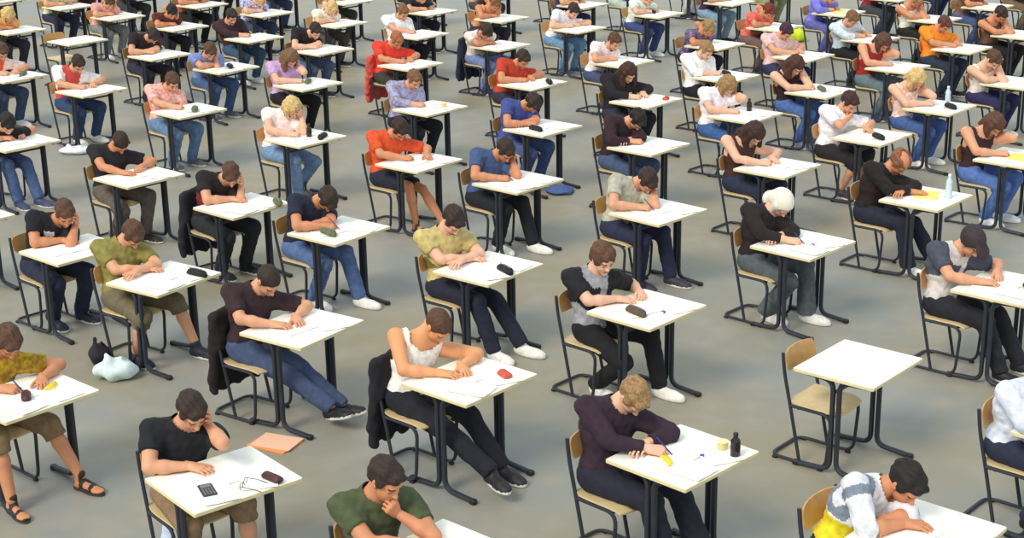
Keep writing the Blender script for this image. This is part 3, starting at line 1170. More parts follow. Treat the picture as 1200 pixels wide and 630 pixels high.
def item(kind, x, y, yaw, lx, ly, rot, label, z=DH, group=None):
    nm, cat, parts = item_mesh(kind)
    X, Y = place(x, y, yaw, lx, ly)
    r = obj(nm, parts[0][1]); r.location = (X, Y, z); r.rotation_euler = (0, 0, yaw + R_(rot))
    for pn, me in parts[1:]:
        obj(pn, me, r)
    return tag(r, label, cat, group)


def jacket(cx, cy, yaw, chx, chy, rgb, label, low=.30, seed=1):
    """jacket hung over the chair's backrest"""
    P = []
    for y in np.arange(-.19, .2, .038):
        P.append(('c', (-.232, y, .815 - abs(y) * .12), (-.275 - .012 * math.cos(y * 55 + seed), y * 1.12, low + .02 * math.sin(y * 45 + seed)), .030, .030))
        P.append(('c', (-.232, y, .815 - abs(y) * .12), (-.195, y, .56), .028, .020))
    for s2 in (-1, 1):
        P.append(('c', (-.235, s2 * .19, .78), (-.25, s2 * .235, low + .10), .036, .032))
        P.append(('c', (-.25, s2 * .235, low + .10), (-.24, s2 * .23, low - .02), .030, .026))
    V, F = prim_mesh(P, .012, .035, wob=(.005, 34, seed))
    me = raw_mesh('jacket', V, F, [cloth(rgb)])
    o = obj('jacket', me)
    X, Y = place(cx, cy, yaw, chx, chy)
    o.location = (X, Y, 0); o.rotation_euler = (0, 0, yaw)
    return tag(o, label, 'jacket')


def bag(X, Y, size, rgb, label, name='plastic_bag', seed=2, rz=0, cat='bag', rgb2=None):
    sx, sy, sz = size
    P = [('e', (0, 0, sz * .42), (sx * .5, sy * .5, sz * .42), None), ('e', (sx * .15, sy * .1, sz * .30), (sx * .42, sy * .45, sz * .30), None),
         ('c', (-sx * .12, -sy * .15, sz * .7), (-sx * .2, sy * .1, sz * 1.0), .035, .02), ('c', (sx * .12, sy * .1, sz * .7), (sx * .2, -sy * .05, sz * .95), .03, .015)]
    V, F = prim_mesh(P, .011, .04, wob=(.007, 24, seed))
    V[:, 2] = np.maximum(V[:, 2], .002)
    m = cloth(rgb, rgb2, .1)
    me = raw_mesh(name, V, F, [m])
    o = obj(name, me); o.location = (X, Y, 0); o.rotation_euler = (0, 0, rz)
    return tag(o, label, cat)


# ------------------------------------------------------------------ the stations
SK, SKT, SKP, SKD = (216, 158, 124), (206, 140, 102), (228, 178, 150), (176, 118, 86)
BLK, DKB, BRN, LBR, SND, BLD = (26, 21, 20), (48, 33, 26), (84, 56, 40), (118, 84, 58), (150, 118, 78), (206, 176, 116)
NAVY, DNAVY, JEAN, LJEAN, BLACK, GREY, KHAKI = (34, 42, 72), (26, 29, 44), (66, 92, 148), (120, 150, 195), (24, 24, 28), (92, 98, 104), (128, 108, 80)
WSH, BSH = (236, 236, 232), (28, 28, 30)
DEG = math.pi / 180
# pose variants used by the students further back
VAR = {
    'a': dict(),
    'b': dict(lean=30, bow=58, L='face', hy=-.03),
    'c': dict(lean=16, bow=38, lean2=30, L='lap'),
    'd': dict(lean=34, lean2=55, bow=70, neck=62, lw=(-.08, .17), L='cross'),
    'e': dict(lean=26, side=5, hroll=10, R='write', L='brow', fr=(-.05, -.12), fl=(-.30, .10)),
    'f': dict(lean=20, side=-6, hroll=-8, R='face', L='flat', fl=(.10, .10)),
}


# where each head sits in the photo, seen from the camera
def soft(c):
    m = sum(c) / 3
    return tuple(int(m + (v - m) * .78) for v in c)


HEADS = {(33, 462): (30, 394), (262, 560): (225, 482), (513, 655): (452, 562), (800, 533): (762, 458), (1083, 625): (1070, 560), (550, 443): (510, 377),
         (354, 382): (328, 317), (192, 325): (152, 265), (86, 291): (80, 250), (758, 361): (727, 290), (572, 313): (545, 244), (397, 269): (381, 229),
         (284, 240): (282, 204), (163, 206): (149, 157), (491, 189): (467, 143), (607, 212): (586, 164), (358, 161): (335, 119), (221, 129): (203, 80),
         (107, 105): (102, 66), (16, 89): (9, 42), (941, 285): (910, 235), (1180, 335): (1146, 266), (771, 247): (758, 201), (1085, 231): (1072, 187),
         (911, 195): (885, 147), (1022, 159): (999, 111), (1190, 184): (1156, 137), (1101, 125): (1065, 90), (961, 106): (927, 75), (873, 134): (850, 98),
         (757, 117): (732, 77), (636, 149): (634, 115), (504, 126): (488, 91), (760, 170): (750, 134), (361, 98): (326, 60), (265, 79): (246, 60),
         (187, 64): (182, 38), (624, 97): (626, 68), (481, 75): (467, 42), (378, 58): (376, 28), (298, 44): (267, 16), (586, 53): (568, 38),
         (492, 40): (470, 10), (677, 33): (684, 12), (729, 72): (720, 49), (851, 89): (828, 55), (941, 65): (914, 31), (1052, 78): (1035, 49),
         (1188, 96): (1160, 72), (1127, 56): (1101, 24), (1195, 40): (1167, 20), (1095, 22): (1064, 6), (1020, 45): (992, 26)}


def S(px, py, yaw, who, P, sk, hc, sh, tr, so, chair=(-.31, -.09, 0), items=(), papers=2, empty_desk=False, seated=True, extra=None):
    x, y = unproj(px, py, DH)
    ya = yaw * DEG
    near = y < 15.3
    d = take('desk', desk0, (x, y, 0), ya)
    tag(d, 'exam desk ' + (('of the ' + who) if seated else who), 'desk', 'exam desks in diagonal rows')
    cX, cY = place(x, y, ya, chair[0], chair[1])
    c = take('chair', chair0, (cX, cY, 0), ya + chair[2] * DEG)
    tag(c, 'school chair ' + (('under the ' + who) if seated else 'at the exam desk ' + who), 'chair', 'school chairs at the exam desks')
    J = None
    rs = random.Random(int(px * 7 + py * 13))
    if seated:
        var = P if isinstance(P, str) else None
        PP = dict(VAR[var]) if var else dict(P)
        if extra:
            PP.update(extra)
        key = None
        if not near:
            key = repr((var, sorted((extra or {}).items()))) if var else repr(sorted(PP.items()))
        PP.setdefault('zone', None)
        PP['hx'] = PP.get('HX', chair[0] - .13); PP['hy'] = chair[1] + .01
        if (px, py) in HEADS:
            PP = solve_head(dict(DEF, **PP), HEADS[(px, py)], x, y, ya)
            key = None
        person_root, J = person(who, px, py, ya, PP, sk, hc, sh, soft(tr), so, near, key, (x, y))
        if near and dict(DEF, **PP)['R'] == 'write':
            w = J['wrR'] + J['hxR'] * .088 + np.array([0, .018, -.012])
            b = MB()
            tip = np.array([w[0] + .035, w[1] + .02, DH + .004]); tail = tip + nrm(w - tip + np.array([-.02, -.01, .05])) * .145
            b.tube([tuple(tip - tail * 0 - np.array([w[0], w[1], DH])), tuple(tip + (tail - tip) * .06 - np.array([w[0], w[1], DH])), tuple(tail - np.array([w[0], w[1], DH]))], [.001, .0042, .0042], 8)
            X, Y = place(x, y, ya, w[0], w[1])
            thing('pen', b, [M_PEN], X, Y, DH, ya, 'pen held by the ' + who, 'pen', 'pens in writing hands')
    # papers
    n = 0
    for k in range(papers):
        kind = 'a3' if k == 0 else 'a4'
        lx, ly, rot = ((-.06 + rs.uniform(-.03, .03), -.02 + rs.uniform(-.04, .04), rs.uniform(-12, 8)), (.14, .15, rs.uniform(-30, 20)), (.15, -.14, rs.uniform(-30, 30)))[k]
        X, Y = place(x, y, ya, lx, ly)
        o = obj('exam_paper', sheet(kind)); o.location = (X, Y, DH + .001 + .003 * k); o.rotation_euler = (0, 0, ya + rot * DEG)
        what = ('exam booklet of the ', 'loose exam sheet at the far left corner of the ', 'loose exam sheet near the right corner of the ')[k]
        if k: what = ('', 'far loose sheet of the ', 'near loose sheet of the ')[k]
        tag(o, (what if seated else ('lone exam sheet lying on the desk ')) + who, 'paper', 'exam papers on the desks')
    for it in items:
        kind, lx, ly, rot, lab = it
        item(kind, x, y, ya, lx, ly, rot, lab)
    return x, y, ya, J


# ---- nearest diagonal rows (front of the photo)
f1 = S(33, 462, -42, 'person in a yellow patterned T-shirt and sandals at left', dict(hx=-0.56, hy=-.02, lean=28, lean2=44, bow=55, legs='shorts', R='write', L='flat', lw=(-.10, .17), fr=(.10, -.27), fl=(.14, .24), shoe='sandal', hair='short'), SKT, BRN,
       [((196, 160, 34), (132, 98, 26))], (146, 114, 74), (50, 36, 32), items=[('glasses_case', .06, -.05, 60, 'dark blue rounded case on the desk of the yellow-shirted person'), ('banana', -.02, .14, 30, 'small yellow fruit beside papers at far left desk')], papers=3)
f2 = S(262, 560, -51, 'person in a black T-shirt resting cheek on left hand', dict(hx=-0.53, hy=-.06, lean=14, lean2=28, bow=44, hyaw=12, neck=34, hroll=6, R='flat', L='face', rw=(-.20, -.10), legs='shorts', hair='short', fr=(-.12, -.20), fl=(.0, .16)), SK, DKB,
       [(24, 25, 32)], (146, 114, 78), WSH, chair=(-0.33, -0.07, 0),
       items=[('calculator', .10, -.16, 75, 'dark grey calculator on the desk of the cheek-resting person'), ('glasses', .18, .03, 40, 'folded spectacles lying beside the dark calculator'), ('glasses_case', .22, .20, 100, 'maroon oval case at the corner beyond the spectacles')], papers=3)
f3 = S(513, 655, -42, 'person in an olive green T-shirt with hand at mouth', dict(hx=-0.50, hy=.10, lean=8, lean2=22, bow=32, neck=32, hyaw=14, R='flat', L='chin', rw=(-.16, .0), zone='mid', hair='short'), SKT, DKB,
       [(74, 84, 56), (86, 92, 72)], (40, 40, 44), BSH, chair=(-0.39, 0.01, 0))
f4 = S(800, 533, -45, 'person with sandy hair in a dark plum sweater', dict(hx=-0.52, hy=-.07, lean=22, lean2=40, bow=62, neck=48, R='write', L='cross', rw=(-.14, -.14), sleeve=1.85, legs='long', hair='short', fr=(.0, -.16), fl=(.05, .12), flare=.02), SKP, SND,
       [(48, 30, 46)], (30, 32, 54), BSH, chair=(-0.35, -0.19, 0),
       items=[('banana', -.02, -.20, 60, 'yellow fruit on the near edge of the sandy-haired person\'s desk'), ('yogurt', .13, .22, 0, 'cream snack tub on the sandy-haired person\'s desk'), ('dark_bottle', .24, .20, 0, 'small dark bottle at the desk corner beside snack tub'), ('eraser', .10, .06, 30, 'blue and white eraser amid the sandy-haired person\'s papers')], papers=3)
f5 = S(1083, 625, -42, 'person in a white, grey and yellow raglan sweater', dict(hx=-0.50, hy=.0, lean=38, lean2=62, bow=50, neck=60, hyaw=0, hroll=0, R='flat', L='cross', rw=(-.10, -.02), sleeve=1.15, zone='band', hair='short', size=1.02), SKT, BLK,
       [(222, 224, 232), (228, 208, 40), (122, 134, 150)], (40, 44, 60), BSH, chair=(-0.37, -0.08, 0), papers=3)
# ---- second diagonal row
f6 = S(550, 443, -42, 'person in a white tank top with right leg stretched out', dict(hx=-0.52, hy=-.06, lean=28, lean2=46, bow=58, neck=44, hyaw=12, R='flat', L='flat', rw=(-.16, -.12), lw=(-.13, .06), zone='tank', hair='crop', fr=(.42, -.08), fl=(.16, .12), toe=-10), (224, 158, 110), BRN,
       [(240, 236, 230)], DNAVY, (34, 32, 40), chair=(-0.35, -0.13, 0),
       items=[('red_case', .17, .17, 70, 'small red pouch at the corner of the tank-top wearer\'s desk')], papers=3)
f7 = S(354, 382, -35, 'person in a dark brown T-shirt and jeans, legs crossed', dict(hx=-0.56, hy=-.10, lean=22, lean2=40, bow=52, R='flat', L='flat', HX=-.46, rw=(-.14, -.16), lw=(-.10, .04), hair='crop', fr=(.40, .0), fl=(.34, .10), toe=0, tilt=18, sleeve=.8), SK, DKB,
       [(50, 32, 38)], (62, 80, 124), (26, 26, 30), chair=(-0.36, -0.13, 0), papers=2)
f8 = S(192, 325, -35, 'person in an olive tan T-shirt with folded forearms', dict(hx=-0.52, hy=-.04, lean=12, lean2=26, bow=60, neck=46, R='flat', L='cross', rw=(-.22, .02), hair='short', legs='shorts', fr=(-.20, -.20), fl=(.10, .20), sleeve=.7), SK, BRN,
       [(136, 128, 66)], (112, 102, 74), (30, 34, 50), items=[('pencil_case', .20, .18, 90, 'black pen case on the olive-shirted person\'s desk')], papers=3)
f9 = S(86, 291, -42, 'person in a black T-shirt with white chest print', dict(hx=-0.52, hy=.0, lean=30, lean2=52, bow=46, neck=50, hyaw=-6, R='flat', L='face', rw=(-.18, .02), hair='short', zone='logo', side=2), SKT, BRN,
       [(22, 23, 32), (226, 226, 228)], NAVY, (30, 34, 52), papers=1)
fx = S(-42, 254, -42, 'cut off by the left edge of the photo', {}, SK, BRN, [(40, 40, 40)], NAVY, BSH, seated=False, papers=1,
       items=[('yellow_pad', .16, .05, 10, 'yellow notepad on the desk cut off at left edge')])
# ---- third diagonal row
S(1006, 425, -41, 'left empty in the right foreground', {}, SK, BRN, [BLACK], BLACK, BSH, seated=False, papers=0, chair=(-0.19, -0.09, 0))
f10 = S(758, 361, -43, 'person in a black and grey raglan shirt', dict(hx=-0.56, hy=-.06, lean=8, lean2=22, bow=30, neck=30, hyaw=-4, HX=-.42, R='flat', L='write', rw=(-.24, -.05), lw=(-.20, .17), hair='bowl', zone='raglan', fr=(-.34, -.20), fl=(.05, .10), sleeve=.75, toe=-4), SKP, (92, 62, 44),
        [(150, 152, 158), (26, 26, 30)], (22, 22, 28), WSH, chair=(-0.37, -0.16, 0), items=[('brown_case', .02, -.16, 78, 'dark brown pencil case on the raglan-shirted person\'s desk'), ('eraser', .16, .0, 10, 'small eraser beyond the dark brown pencil case')], papers=2)
f11 = S(572, 313, -40, 'person in a mustard khaki polo shirt', dict(hx=-0.50, hy=.03, lean=4, lean2=16, bow=56, neck=36, HX=-.42, R='flat', L='cross', rw=(-.22, .02), lw=(-.1, .1), hair='short', fr=(.16, -.14), fl=(.26, .10), size=1.03), SKP, DKB,
        [(196, 178, 116), (120, 100, 56)], (30, 34, 58), WSH, extra=dict(zone='mid'), items=[('pencil_case', .20, -.02, 70, 'dark pen case on the polo-shirted person\'s desk')], papers=3)
f12 = S(397, 269, -39, 'person in a navy T-shirt with head bowed low', dict(hx=-0.52, hy=.02, lean=36, lean2=58, bow=78, neck=62, R='write', L='cross', rw=(-.08, -.10), hair='short', fr=(-.22, -.14), fl=(.10, .12)), SKT, DKB,
        [(32, 34, 56)], (78, 108, 168), WSH, items=[('green_case', .04, -.17, 80, 'dark green pencil case beside the bowed person\'s papers')], papers=2)
f13 = S(284, 240, -42, 'person in a black T-shirt, jacket hung behind', dict(hx=-0.52, hy=.02, lean=34, lean2=56, bow=60, neck=56, hyaw=-20, R='flat', L='face', rw=(-.14, .0), hair='short'), SK, BRN,
        [(34, 24, 28), (120, 36, 36)], (34, 40, 46), BSH, extra=dict(zone='mid'), items=[('green_case', .26, .22, 60, 'green pencil case at the far corner of desk')], papers=3)
S(163, 206, -42, 'person in black T-shirt and grey-brown trousers', dict(hx=-0.52, hy=.0, lean=12, lean2=28, bow=66, neck=48, R='flat', L='write', hair='crop', fr=(-.30, -.16), fl=(-.12, .10)), SKT, DKB,
  [(30, 24, 32)], (100, 88, 80), (40, 30, 30), papers=2)
S(22, 166, -42, 'person in black with long jeans legs at left edge', dict(hx=-0.56, hy=.0, lean=30, lean2=50, bow=60, fr=(.05, -.12), fl=(.15, .08)), SK, BLK,
  [(24, 24, 28)], (70, 96, 150), (60, 70, 100), papers=2)
S(1268, 499, -42, 'person in a pale blue shirt cut off at right edge', dict(hx=-0.54, hy=-.08, lean=12, lean2=26, bow=40, sleeve=1.8), SK, BRN,
  [(214, 222, 242)], NAVY, BSH, papers=1)
# ---- fourth diagonal row
S(941, 285, -44, 'person with a white headscarf and black top', dict(hx=-0.54, hy=-.02, lean=28, lean2=46, bow=58, neck=46, R='write', L='cross', rw=(-.06, -.12), hair='scarf', sleeve=1.7, fr=(-.28, -.10), fl=(.0, .10), flare=.02), SKP, (232, 228, 214),
  [(32, 22, 26)], (84, 92, 100), (222, 222, 220), items=[('bottle', .12, -.02, 0, 'lying')] and [('eraser', .10, .0, 20, 'pale eraser on the headscarf wearer\'s desk')], papers=3)
S(1180, 335, -42, 'person with a dark cap in a grey and white shirt', dict(hx=-0.52, hy=-.06, lean=26, lean2=46, bow=50, neck=50, hroll=0, R='flat', L='write', rw=(-.16, -.12), hair='cap', zone='raglan', fr=(.06, -.14), fl=(.10, .12), sleeve=.7), SK, (52, 40, 46),
  [(206, 200, 198), (70, 74, 88)], (30, 32, 44), BSH, chair=(-0.37, -0.11, 0), items=[('pencil_case', .20, .02, 60, 'dark pencil case on the desk at right edge')], papers=3)
S(771, 247, -45, 'person in a pale grey shirt leaning far forward', dict(hx=-0.54, hy=-.04, lean=34, lean2=58, bow=66, neck=62, R='write', L='face', rw=(-.12, -.12), hair='short', side=2, fr=(-.1, -.15), fl=(.06, .12)), SK, DKB,
  [(178, 176, 160)], (36, 42, 78), (50, 50, 60), papers=2)
S(607, 212, -42, 'person in a steel blue T-shirt, hair dark', dict(hx=-0.52, hy=.0, lean=34, lean2=54, bow=56, neck=54, R='write', L='face', rw=(-.12, -.14), hair='short', fr=(-.16, -.14), fl=(.1, .1)), SKT, DKB,
  [(66, 86, 128)], (26, 30, 40), WSH, items=[], papers=3)
S(491, 189, -40, 'person in an orange-red T-shirt and navy shorts', dict(hx=-0.52, hy=-.05, lean=20, lean2=38, bow=56, neck=50, R='write', L='flat', lw=(-.02, .14), hair='short', legs='short', fr=(.02, -.10), fl=(.22, .10), sleeve=.8, shoe='sandal'), SKT, DKB,
  [(216, 82, 38)], (32, 38, 62), (60, 50, 50), papers=2)
S(358, 161, -42, 'blond person in pink and white top', 'e', SKP, BLD, [((240, 214, 214), (250, 240, 236))], (110, 146, 196), (90, 90, 90), extra=dict(hair='bob', sleeve=.5), items=[('dark_bottle', .02, .04, 0, 'small dark bottle on the blond person\'s desk'), ('pencil_case', .18, .10, 30, 'black pencil case beside small dark bottle')])
S(221, 129, -42, 'person in pink and red checked shirt', 'c', SK, BRN, [((222, 130, 122), (240, 200, 190))], (92, 130, 180), GREY, extra=dict(sleeve=.8), items=[('green_case', .10, .02, 50, 'olive pencil case on the checked-shirt wearer\'s desk')])
S(107, 105, -40, 'person in white sleeves and red vest', 'a', SK, DKB, [(240, 232, 230), (196, 72, 62)], (40, 66, 116), WSH, extra=dict(zone='vest', sleeve=.85), papers=2)
S(16, 89, -40, 'person in red and white shirt at left edge', 'a', SK, BRN, [(240, 214, 206), (220, 86, 58)], (56, 78, 120), WSH, extra=dict(zone='vest', sleeve=.9), items=[('green_case', .08, .10, 40, 'grey green case on the left-edge desk')])
# ---- fifth diagonal row
S(1085, 231, -42, 'balding person in a black jacket', dict(hx=-0.50, hy=-.02, lean=22, lean2=38, bow=58, neck=46, R='flat', L='cross', rw=(-.12, -.02), sleeve=1.85, hair='bald', fr=(-.06, -.16), fl=(.08, .10), flare=.01), SKT, (132, 84, 58),
  [(28, 20, 22)], (30, 34, 56), WSH, chair=(-0.42, -0.11, 0), items=[('yellow_pad', -.02, .06, 20, 'yellow notepad on the balding person\'s desk'), ('bottle', .18, .10, 0, 'clear bottle standing beside the yellow notepad')], papers=1)
S(911, 195, -42, 'person with long dark hair in sleeveless brown top', dict(lean=20, lean2=38, bow=62, neck=50, R='write', L='flat', hair='long', zone='tank', hx=-0.54, hy=-.04, fr=(-.2, -.12), fl=(-.05, .1)), SKP, (54, 30, 24),
  [(60, 34, 30)], (34, 44, 74), (120, 120, 140), papers=2)
S(760, 170, -42, 'person in dark maroon sweater with hidden face', 'd', SK, BLK, [((60, 26, 36), (26, 26, 34))], (62, 84, 128), BSH, extra=dict(sleeve=1.8), papers=2)
S(636, 149, -42, 'person in violet blue shirt near the centre', 'd', SKT, DKB, [(62, 78, 146)], (62, 84, 148), BSH, items=[('pencil_case', .05, -.18, 80, 'dark case on the violet-shirted person\'s desk')])
S(504, 126, -42, 'person in pale blue plaid shirt', 'c', SK, LBR, [((168, 176, 216), (140, 120, 140))], (30, 32, 46), BSH, extra=dict(sleeve=1.7), items=[('yogurt', .14, .10, 0, 'cream tub on the plaid-shirt wearer\'s desk')])
S(361, 98, -42, 'person with long light brown hair in lilac', 'b', SKP, LBR, [(196, 160, 206)], BLACK, BSH, extra=dict(hair='long'), items=[('green_case', -.02, .02, 40, 'pale green case on the lilac wearer\'s desk')])
S(265, 79, -42, 'person in soft blue shirt and jeans', 'b', SK, BRN, [(120, 138, 190)], (60, 92, 150), GREY, items=[('pencil_case', .06, .02, 60, 'black case on the soft blue shirt wearer\'s desk')])
S(187, 64, -42, 'person in black slumped over desk upper left', 'd', SK, DKB, [(34, 22, 26)], (44, 44, 66), BSH)
S(91, 47, -42, 'standing unused at upper left beside yellow bag', {}, SK, BRN, [BLACK], BLACK, BSH, seated=False, papers=1)
S(20, 35, -42, 'person in tan and orange top at upper left', 'b', SKT, BLD, [(226, 168, 96)], (48, 50, 74), BSH, extra=dict(hair='bob'))
# ---- sixth
S(1190, 184, -42, 'person in dark maroon tank top, brown hair', 'b', SK, BRN, [(52, 26, 34)], (72, 112, 196), (220, 224, 232), extra=dict(zone='tank', hair='bob'), items=[('yellow_pad', .05, .0, 10, 'yellow notepad at the right-edge desk')], papers=1)
S(1022, 159, -42, 'person in a crisp white shirt with dark hair', dict(lean=16, lean2=28, bow=44, neck=36, R='chin', L='flat', hx=-0.52, hy=-.02, sleeve=.8, hair='short', legs='shorts', fr=(-.3, -.1), fl=(-.2, .1)), SK, (60, 30, 32),
  [(242, 236, 244)], (34, 30, 40), (60, 50, 60), chair=(-0.39, -0.07, 0), items=[('pencil_case', .12, -.08, 60, 'black pencil case on the crisp white shirt wearer\'s desk')])
S(873, 134, -42, 'person in white shirt and bright blue jeans', 'b', SKP, SND, [(240, 232, 240)], (50, 94, 170), WSH, extra=dict(hair='bob'), items=[('dark_bottle', -.06, .18, 0, 'dark bottle on the bright jeans wearer\'s desk')])
S(757, 117, -42, 'person with dark brown long hair dressed black', 'a', SKP, (62, 34, 24), [(26, 22, 28)], (40, 44, 66), BSH, extra=dict(hair='long', sleeve=1.8), papers=2, items=[('red_case', .20, .14, 20, 'orange pouch at the corner of the black-dressed person\'s desk')])
S(624, 97, -42, 'person in a brick red shirt near top centre', 'a', SKT, DKB, [(190, 62, 44)], (52, 44, 70), BSH, items=[('pencil_case', .20, .10, 50, 'black case on the brick red shirt wearer\'s desk')])
S(481, 75, -42, 'person in a scarlet shirt, red jacket behind', 'a', SKT, (160, 96, 66), [(222, 62, 44)], (60, 60, 56), BSH, extra=dict(sleeve=.8))
S(378, 58, -42, 'person in black shirt and light jeans', 'd', SKP, DKB, [(30, 22, 26)], (74, 100, 150), BSH, extra=dict(hair='short', bow=50))
S(298, 44, -42, 'person in dark maroon upright at upper left', 'c', SK, DKB, [(56, 32, 40)], (48, 84, 120), WSH, extra=dict(sleeve=1.7))
S(211, 31, -42, 'person in dark brown with red collar', 'b', SKT, BLK, [((48, 26, 26), (120, 46, 36))], (40, 34, 50), BSH)
S(138, 19, -42, 'person in faded pink top at upper left', 'b', SK, BRN, [(226, 160, 150)], (130, 134, 136), WSH, papers=1)
S(80, 7, -42, 'person in pale yellow top and navy trousers', 'a', SK, BLD, [(214, 216, 170)], (38, 42, 78), BSH, papers=1)
S(0, 0, -42, 'person in tan shirt in the top left corner', 'd', SK, BRN, [(210, 170, 120)], (60, 56, 56), BSH, papers=1)
# ---- seventh
S(1101, 125, -42, 'blond person in sleeveless peach top and jeans', 'b', SKP, BLD, [((240, 240, 246), (236, 168, 136))], (60, 94, 168), WSH, extra=dict(hair='bob', zone='tank'), items=[('bottle', .04, .12, 0, 'clear water bottle on the peach top wearer\'s desk'), ('pencil_case', .14, .0, 60, 'grey case beside the clear water bottle')])
S(961, 106, -42, 'person with brown hair in dark sleeveless top', 'b', SKP, (72, 40, 30), [(46, 28, 30)], (66, 104, 184), (120, 120, 150), extra=dict(hair='long', zone='tank'), items=[('green_case', .02, .0, 50, 'lime green case on the dark-top wearer\'s desk')])
S(851, 89, -42, 'broad person in white shirt and black trousers', 'c', SKP, SND, [(244, 244, 248)], (26, 28, 40), BSH, extra=dict(sleeve=1.4, fat=.02), items=[('pencil_case', -.04, .06, 60, 'dark case before the broad person in white')])
S(729, 72, -42, 'person in pinkish white T-shirt upper centre', 'c', SK, BRN, [(244, 226, 228)], (66, 78, 128), WSH)
S(586, 53, -42, 'person in white shirt with black jacket behind', 'd', SKT, DKB, [(228, 214, 206)], (112, 130, 192), (40, 60, 80))
S(492, 40, -42, 'person in white shirt behind scarlet one', 'c', SK, LBR, [(240, 238, 246)], (36, 34, 50), BSH)
S(398, 27, -42, 'person in cream shirt at upper left centre', 'b', SKP, BLD, [(240, 232, 214)], (84, 76, 64), BSH)
S(313, 15, -42, 'person in blue and white shirt at top', 'b', SKP, BLD, [((90, 96, 168), (226, 226, 240))], (50, 70, 110), BSH, papers=1)
S(237, 5, -42, 'person in rust top at top edge', 'a', SKT, BLK, [(170, 90, 72)], BLACK, BSH, papers=1)
S(165, -6, -42, 'person whose dark trousers show at top left', 'a', SK, BRN, [(90, 60, 50)], (60, 62, 66), BSH, papers=1)
S(100, -14, -42, 'person whose maroon trousers show above yellow bag', 'a', SK, BRN, [(90, 60, 90)], (84, 36, 60), BSH, papers=1)
# ---- eighth
S(1188, 96, -42, 'person in pale sleeveless top and indigo trousers', 'b', SKP, BRN, [(240, 228, 222)], (44, 40, 96), WSH, extra=dict(zone='tank'))
S(1052, 78, -42, 'person in a dark red vest, arms pink', 'b', SK, BRN, [(140, 34, 34)], (96, 120, 134), (50, 60, 100), extra=dict(zone='tank', hair='bob'))
S(941, 65, -42, 'person in dusty pink top upper right', 'a', SK, (60, 30, 50), [(224, 190, 188)], (44, 50, 96), BSH)
S(838, 52, -42, 'person in mauve grey top beside white shirt', 'b', SKT, SND, [((140, 122, 140), (60, 56, 100))], (46, 36, 60), BSH)
S(677, 33, -42, 'person in white T-shirt and light blue jeans', 'a', SKP, DKB, [(238, 236, 244)], (96, 150, 196), (80, 80, 120))
S(588, 21, -42, 'person in orange sleeveless top at top centre', 'b', SKT, LBR, [(226, 150, 92)], (52, 48, 76), BSH, extra=dict(zone='tank'))
S(505, 13, -42, 'person in black sweater at top edge', 'a', SK, BLK, [(36, 34, 44)], (34, 34, 52), BSH, papers=1)
S(408, 1, -42, 'person in beige top and olive trousers', 'a', SK, BRN, [(206, 180, 130)], (62, 66, 52), BSH, papers=1)
S(332, -10, -42, 'person whose jeans show near top left centre', 'a', SK, BRN, [(90, 120, 190)], (60, 70, 120), BSH, papers=1)
S(263, -18, -42, 'person whose black trousers hang below top edge', 'a', SK, BRN, [(60, 60, 60)], (36, 34, 38), BSH, papers=1)
# ---- ninth and beyond
S(1127, 56, -42, 'person in a bright orange T-shirt', 'a', SKT, (90, 50, 40), [(242, 140, 40)], (38, 50, 78), BSH, extra=dict(sleeve=.8))
S(1020, 45, -42, 'person in light blue and white shirt', 'a', SK, LBR, [((176, 206, 236), (236, 236, 230))], (26, 28, 38), BSH, extra=dict(sleeve=1.6))
S(908, 31, -42, 'person in a salmon red top', 'b', SKT, (110, 40, 32), [(226, 104, 92)], (120, 90, 84), BSH)
S(770, 16, -42, 'person in mint white shirt and big jeans', 'a', SKP, BRN, [(226, 240, 232)], (54, 74, 138), WSH, items=[('pencil_case', -.10, .0, 60, 'small dark case on the mint shirt wearer\'s desk')])
S(683, 5, -42, 'person in indigo top at top edge', 'a', SK, BRN, [(60, 56, 110)], (54, 50, 100), BSH, papers=1)
S(583, -7, -42, 'person whose white-shod feet show above orange one', 'a', SK, BRN, [(200, 150, 110)], (70, 70, 80), BSH, papers=1)
S(496, -15, -42, 'person whose dark legs show at top centre', 'a', SK, BRN, [(60, 60, 70)], (40, 40, 60), BSH, papers=1)
S(1195, 40, -42, 'person in brown tank top and black trousers', 'b', SKT, DKB, [(112, 76, 62)], (30, 20, 28), (40, 40, 90), extra=dict(zone='tank'))
S(1095, 22, -42, 'fair-haired person in a white tank top', 'b', SKT, SND, [(244, 238, 226)], (30, 34, 30), BSH, extra=dict(zone='tank'))
S(983, 14, -42, 'person in violet blue sweater at upper right', 'a', SK, BRN, [(124, 124, 214)], (90, 96, 190), WSH, extra=dict(sleeve=1.8), items=[('yellow_pad', .05, -.05, 10, 'yellow pad on the violet sweater wearer\'s desk')], papers=1)
S(855, 2, -42, 'person in dark plum top at top right centre', 'a', SK, BRN, [(60, 40, 70)], (120, 160, 190), BSH, papers=1)
S(748, -11, -42, 'person whose mint trousers show at top edge', 'a', SK, BRN, [(200, 230, 220)], (180, 206, 200), WSH, papers=1)
S(664, -19, -42, 'person whose violet trousers show at top edge', 'a', SK, BRN, [(80, 60, 130)], (70, 60, 120), BSH, papers=1)
S(1157, 7, -42, 'person in brown top at the top right', 'a', SKT, DKB, [(120, 90, 70)], (60, 84, 140), BSH, papers=1)
S(1047, -3, -42, 'person in maroon sweater at the top edge', 'a', SKT, BRN, [(132, 42, 44)], (60, 66, 80), BSH, papers=1)
S(915, -15, -42, 'person whose olive trousers show at top right', 'a', SK, BRN, [(120, 40, 50)], (150, 160, 110), BSH, papers=1)
S(818, -24, -42, 'person whose pale trousers show at top right centre', 'a', SK, BRN, [(220, 220, 220)], (220, 222, 220), BSH, papers=1)
S(1214, -9, -42, 'person whose brown trousers show in top right corner', 'a', SK, BRN, [(90, 70, 60)], (120, 96, 72), BSH, papers=1)
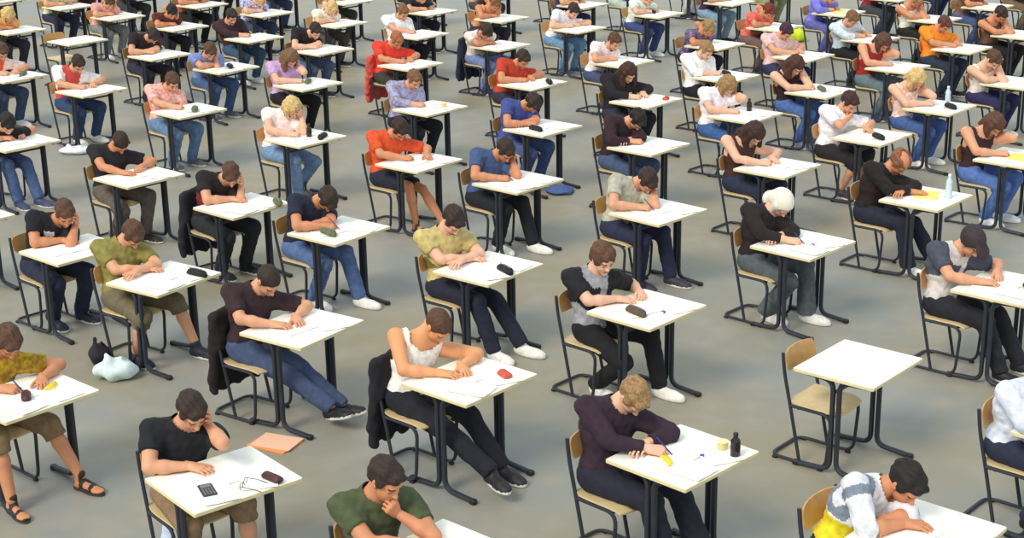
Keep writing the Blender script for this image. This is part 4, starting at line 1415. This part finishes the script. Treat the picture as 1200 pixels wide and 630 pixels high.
S(1107, -18, -42, 'person whose navy trousers show behind tank top', 'a', SK, BRN, [(40, 40, 90)], (36, 40, 96), BSH, papers=1)

# ------------------------------------------------------------------ jackets over backrests and bags on the floor
def jk(px, py, yaw, ch, rgb, label, low=.30, seed=1):
    x, y = unproj(px, py, DH)
    jacket(x, y, yaw * DEG, ch[0], ch[1], rgb, label, low, seed)


jk(550, 443, -42, (-.35, -.13), (26, 24, 32), 'black jacket hung on the chair of the tank-top wearer', .22, 1)
jk(354, 382, -35, (-.36, -.13), (34, 26, 28), 'dark jacket hung on the chair of the dark brown T-shirt wearer', .22, 2)
jk(284, 240, -42, (-.31, -.09), (28, 28, 38), 'black jacket draped behind the black-shirted person with green case', .22, 3)
jk(586, 53, -42, (-.31, -.09), (30, 34, 56), 'dark navy jacket hanging on a chair at top centre', .22, 4)
jk(481, 75, -42, (-.31, -.09), (208, 80, 72), 'red jacket hanging on the chair of the scarlet-shirted person', .22, 5)


def fl(px, py):
    return unproj(px, py, .04)


X, Y = fl(135, 438)
bag(X, Y, (.34, .24, .20), (214, 230, 232), 'white plastic bag on the floor by the olive-shirted person\'s desk', seed=3)
X, Y = fl(117, 420)
bag(X, Y, (.16, .24, .20), (34, 34, 44), 'small black bag beside the white plastic bag', 'small_bag', 5)
X, Y = fl(88, 176)
bag(X, Y, (.42, .26, .10), (222, 226, 232), 'flat white bag on the floor by the red vest wearer', seed=4)
X, Y = fl(655, 222)
bag(X, Y, (.30, .30, .08), (70, 96, 150), 'blue and white folded bag by the steel blue shirted person', 'folded_bag', 6)
X, Y = fl(114, 30)
bag(X, Y, (.30, .30, .42), (222, 172, 84), 'yellow bag standing between two upper left desks', 'yellow_bag', 7)
X, Y = fl(932, 46)
bag(X, Y, (.36, .3, .26), (206, 226, 50), 'lime yellow bag on the floor at upper right', 'lime_bag', 8)
X, Y = unproj(206, 600, .30)
b_ = bag(X, Y, (.22, .18, .34), (196, 212, 240), 'pale blue bag standing beside the chair of the cheek-resting person', 'cloth_bag', 9)
# orange folder on the floor
X, Y = fl(322, 514)
b = MB(); b.slab((0, 0, .006), (.33, .25, .012), .010, .002, 0); b.slab((.012, .01, .016), (.32, .23, .008), .008, .002, 1, rz=.12)
thing('orange_folder', b, [mat('orange_card', (240, 150, 84), .8, .06, 10), mat('pink_card', (240, 190, 160), .8)], X, Y, 0, -.5, 'orange folder lying on the floor beside front left desk', 'folder', smooth=False)
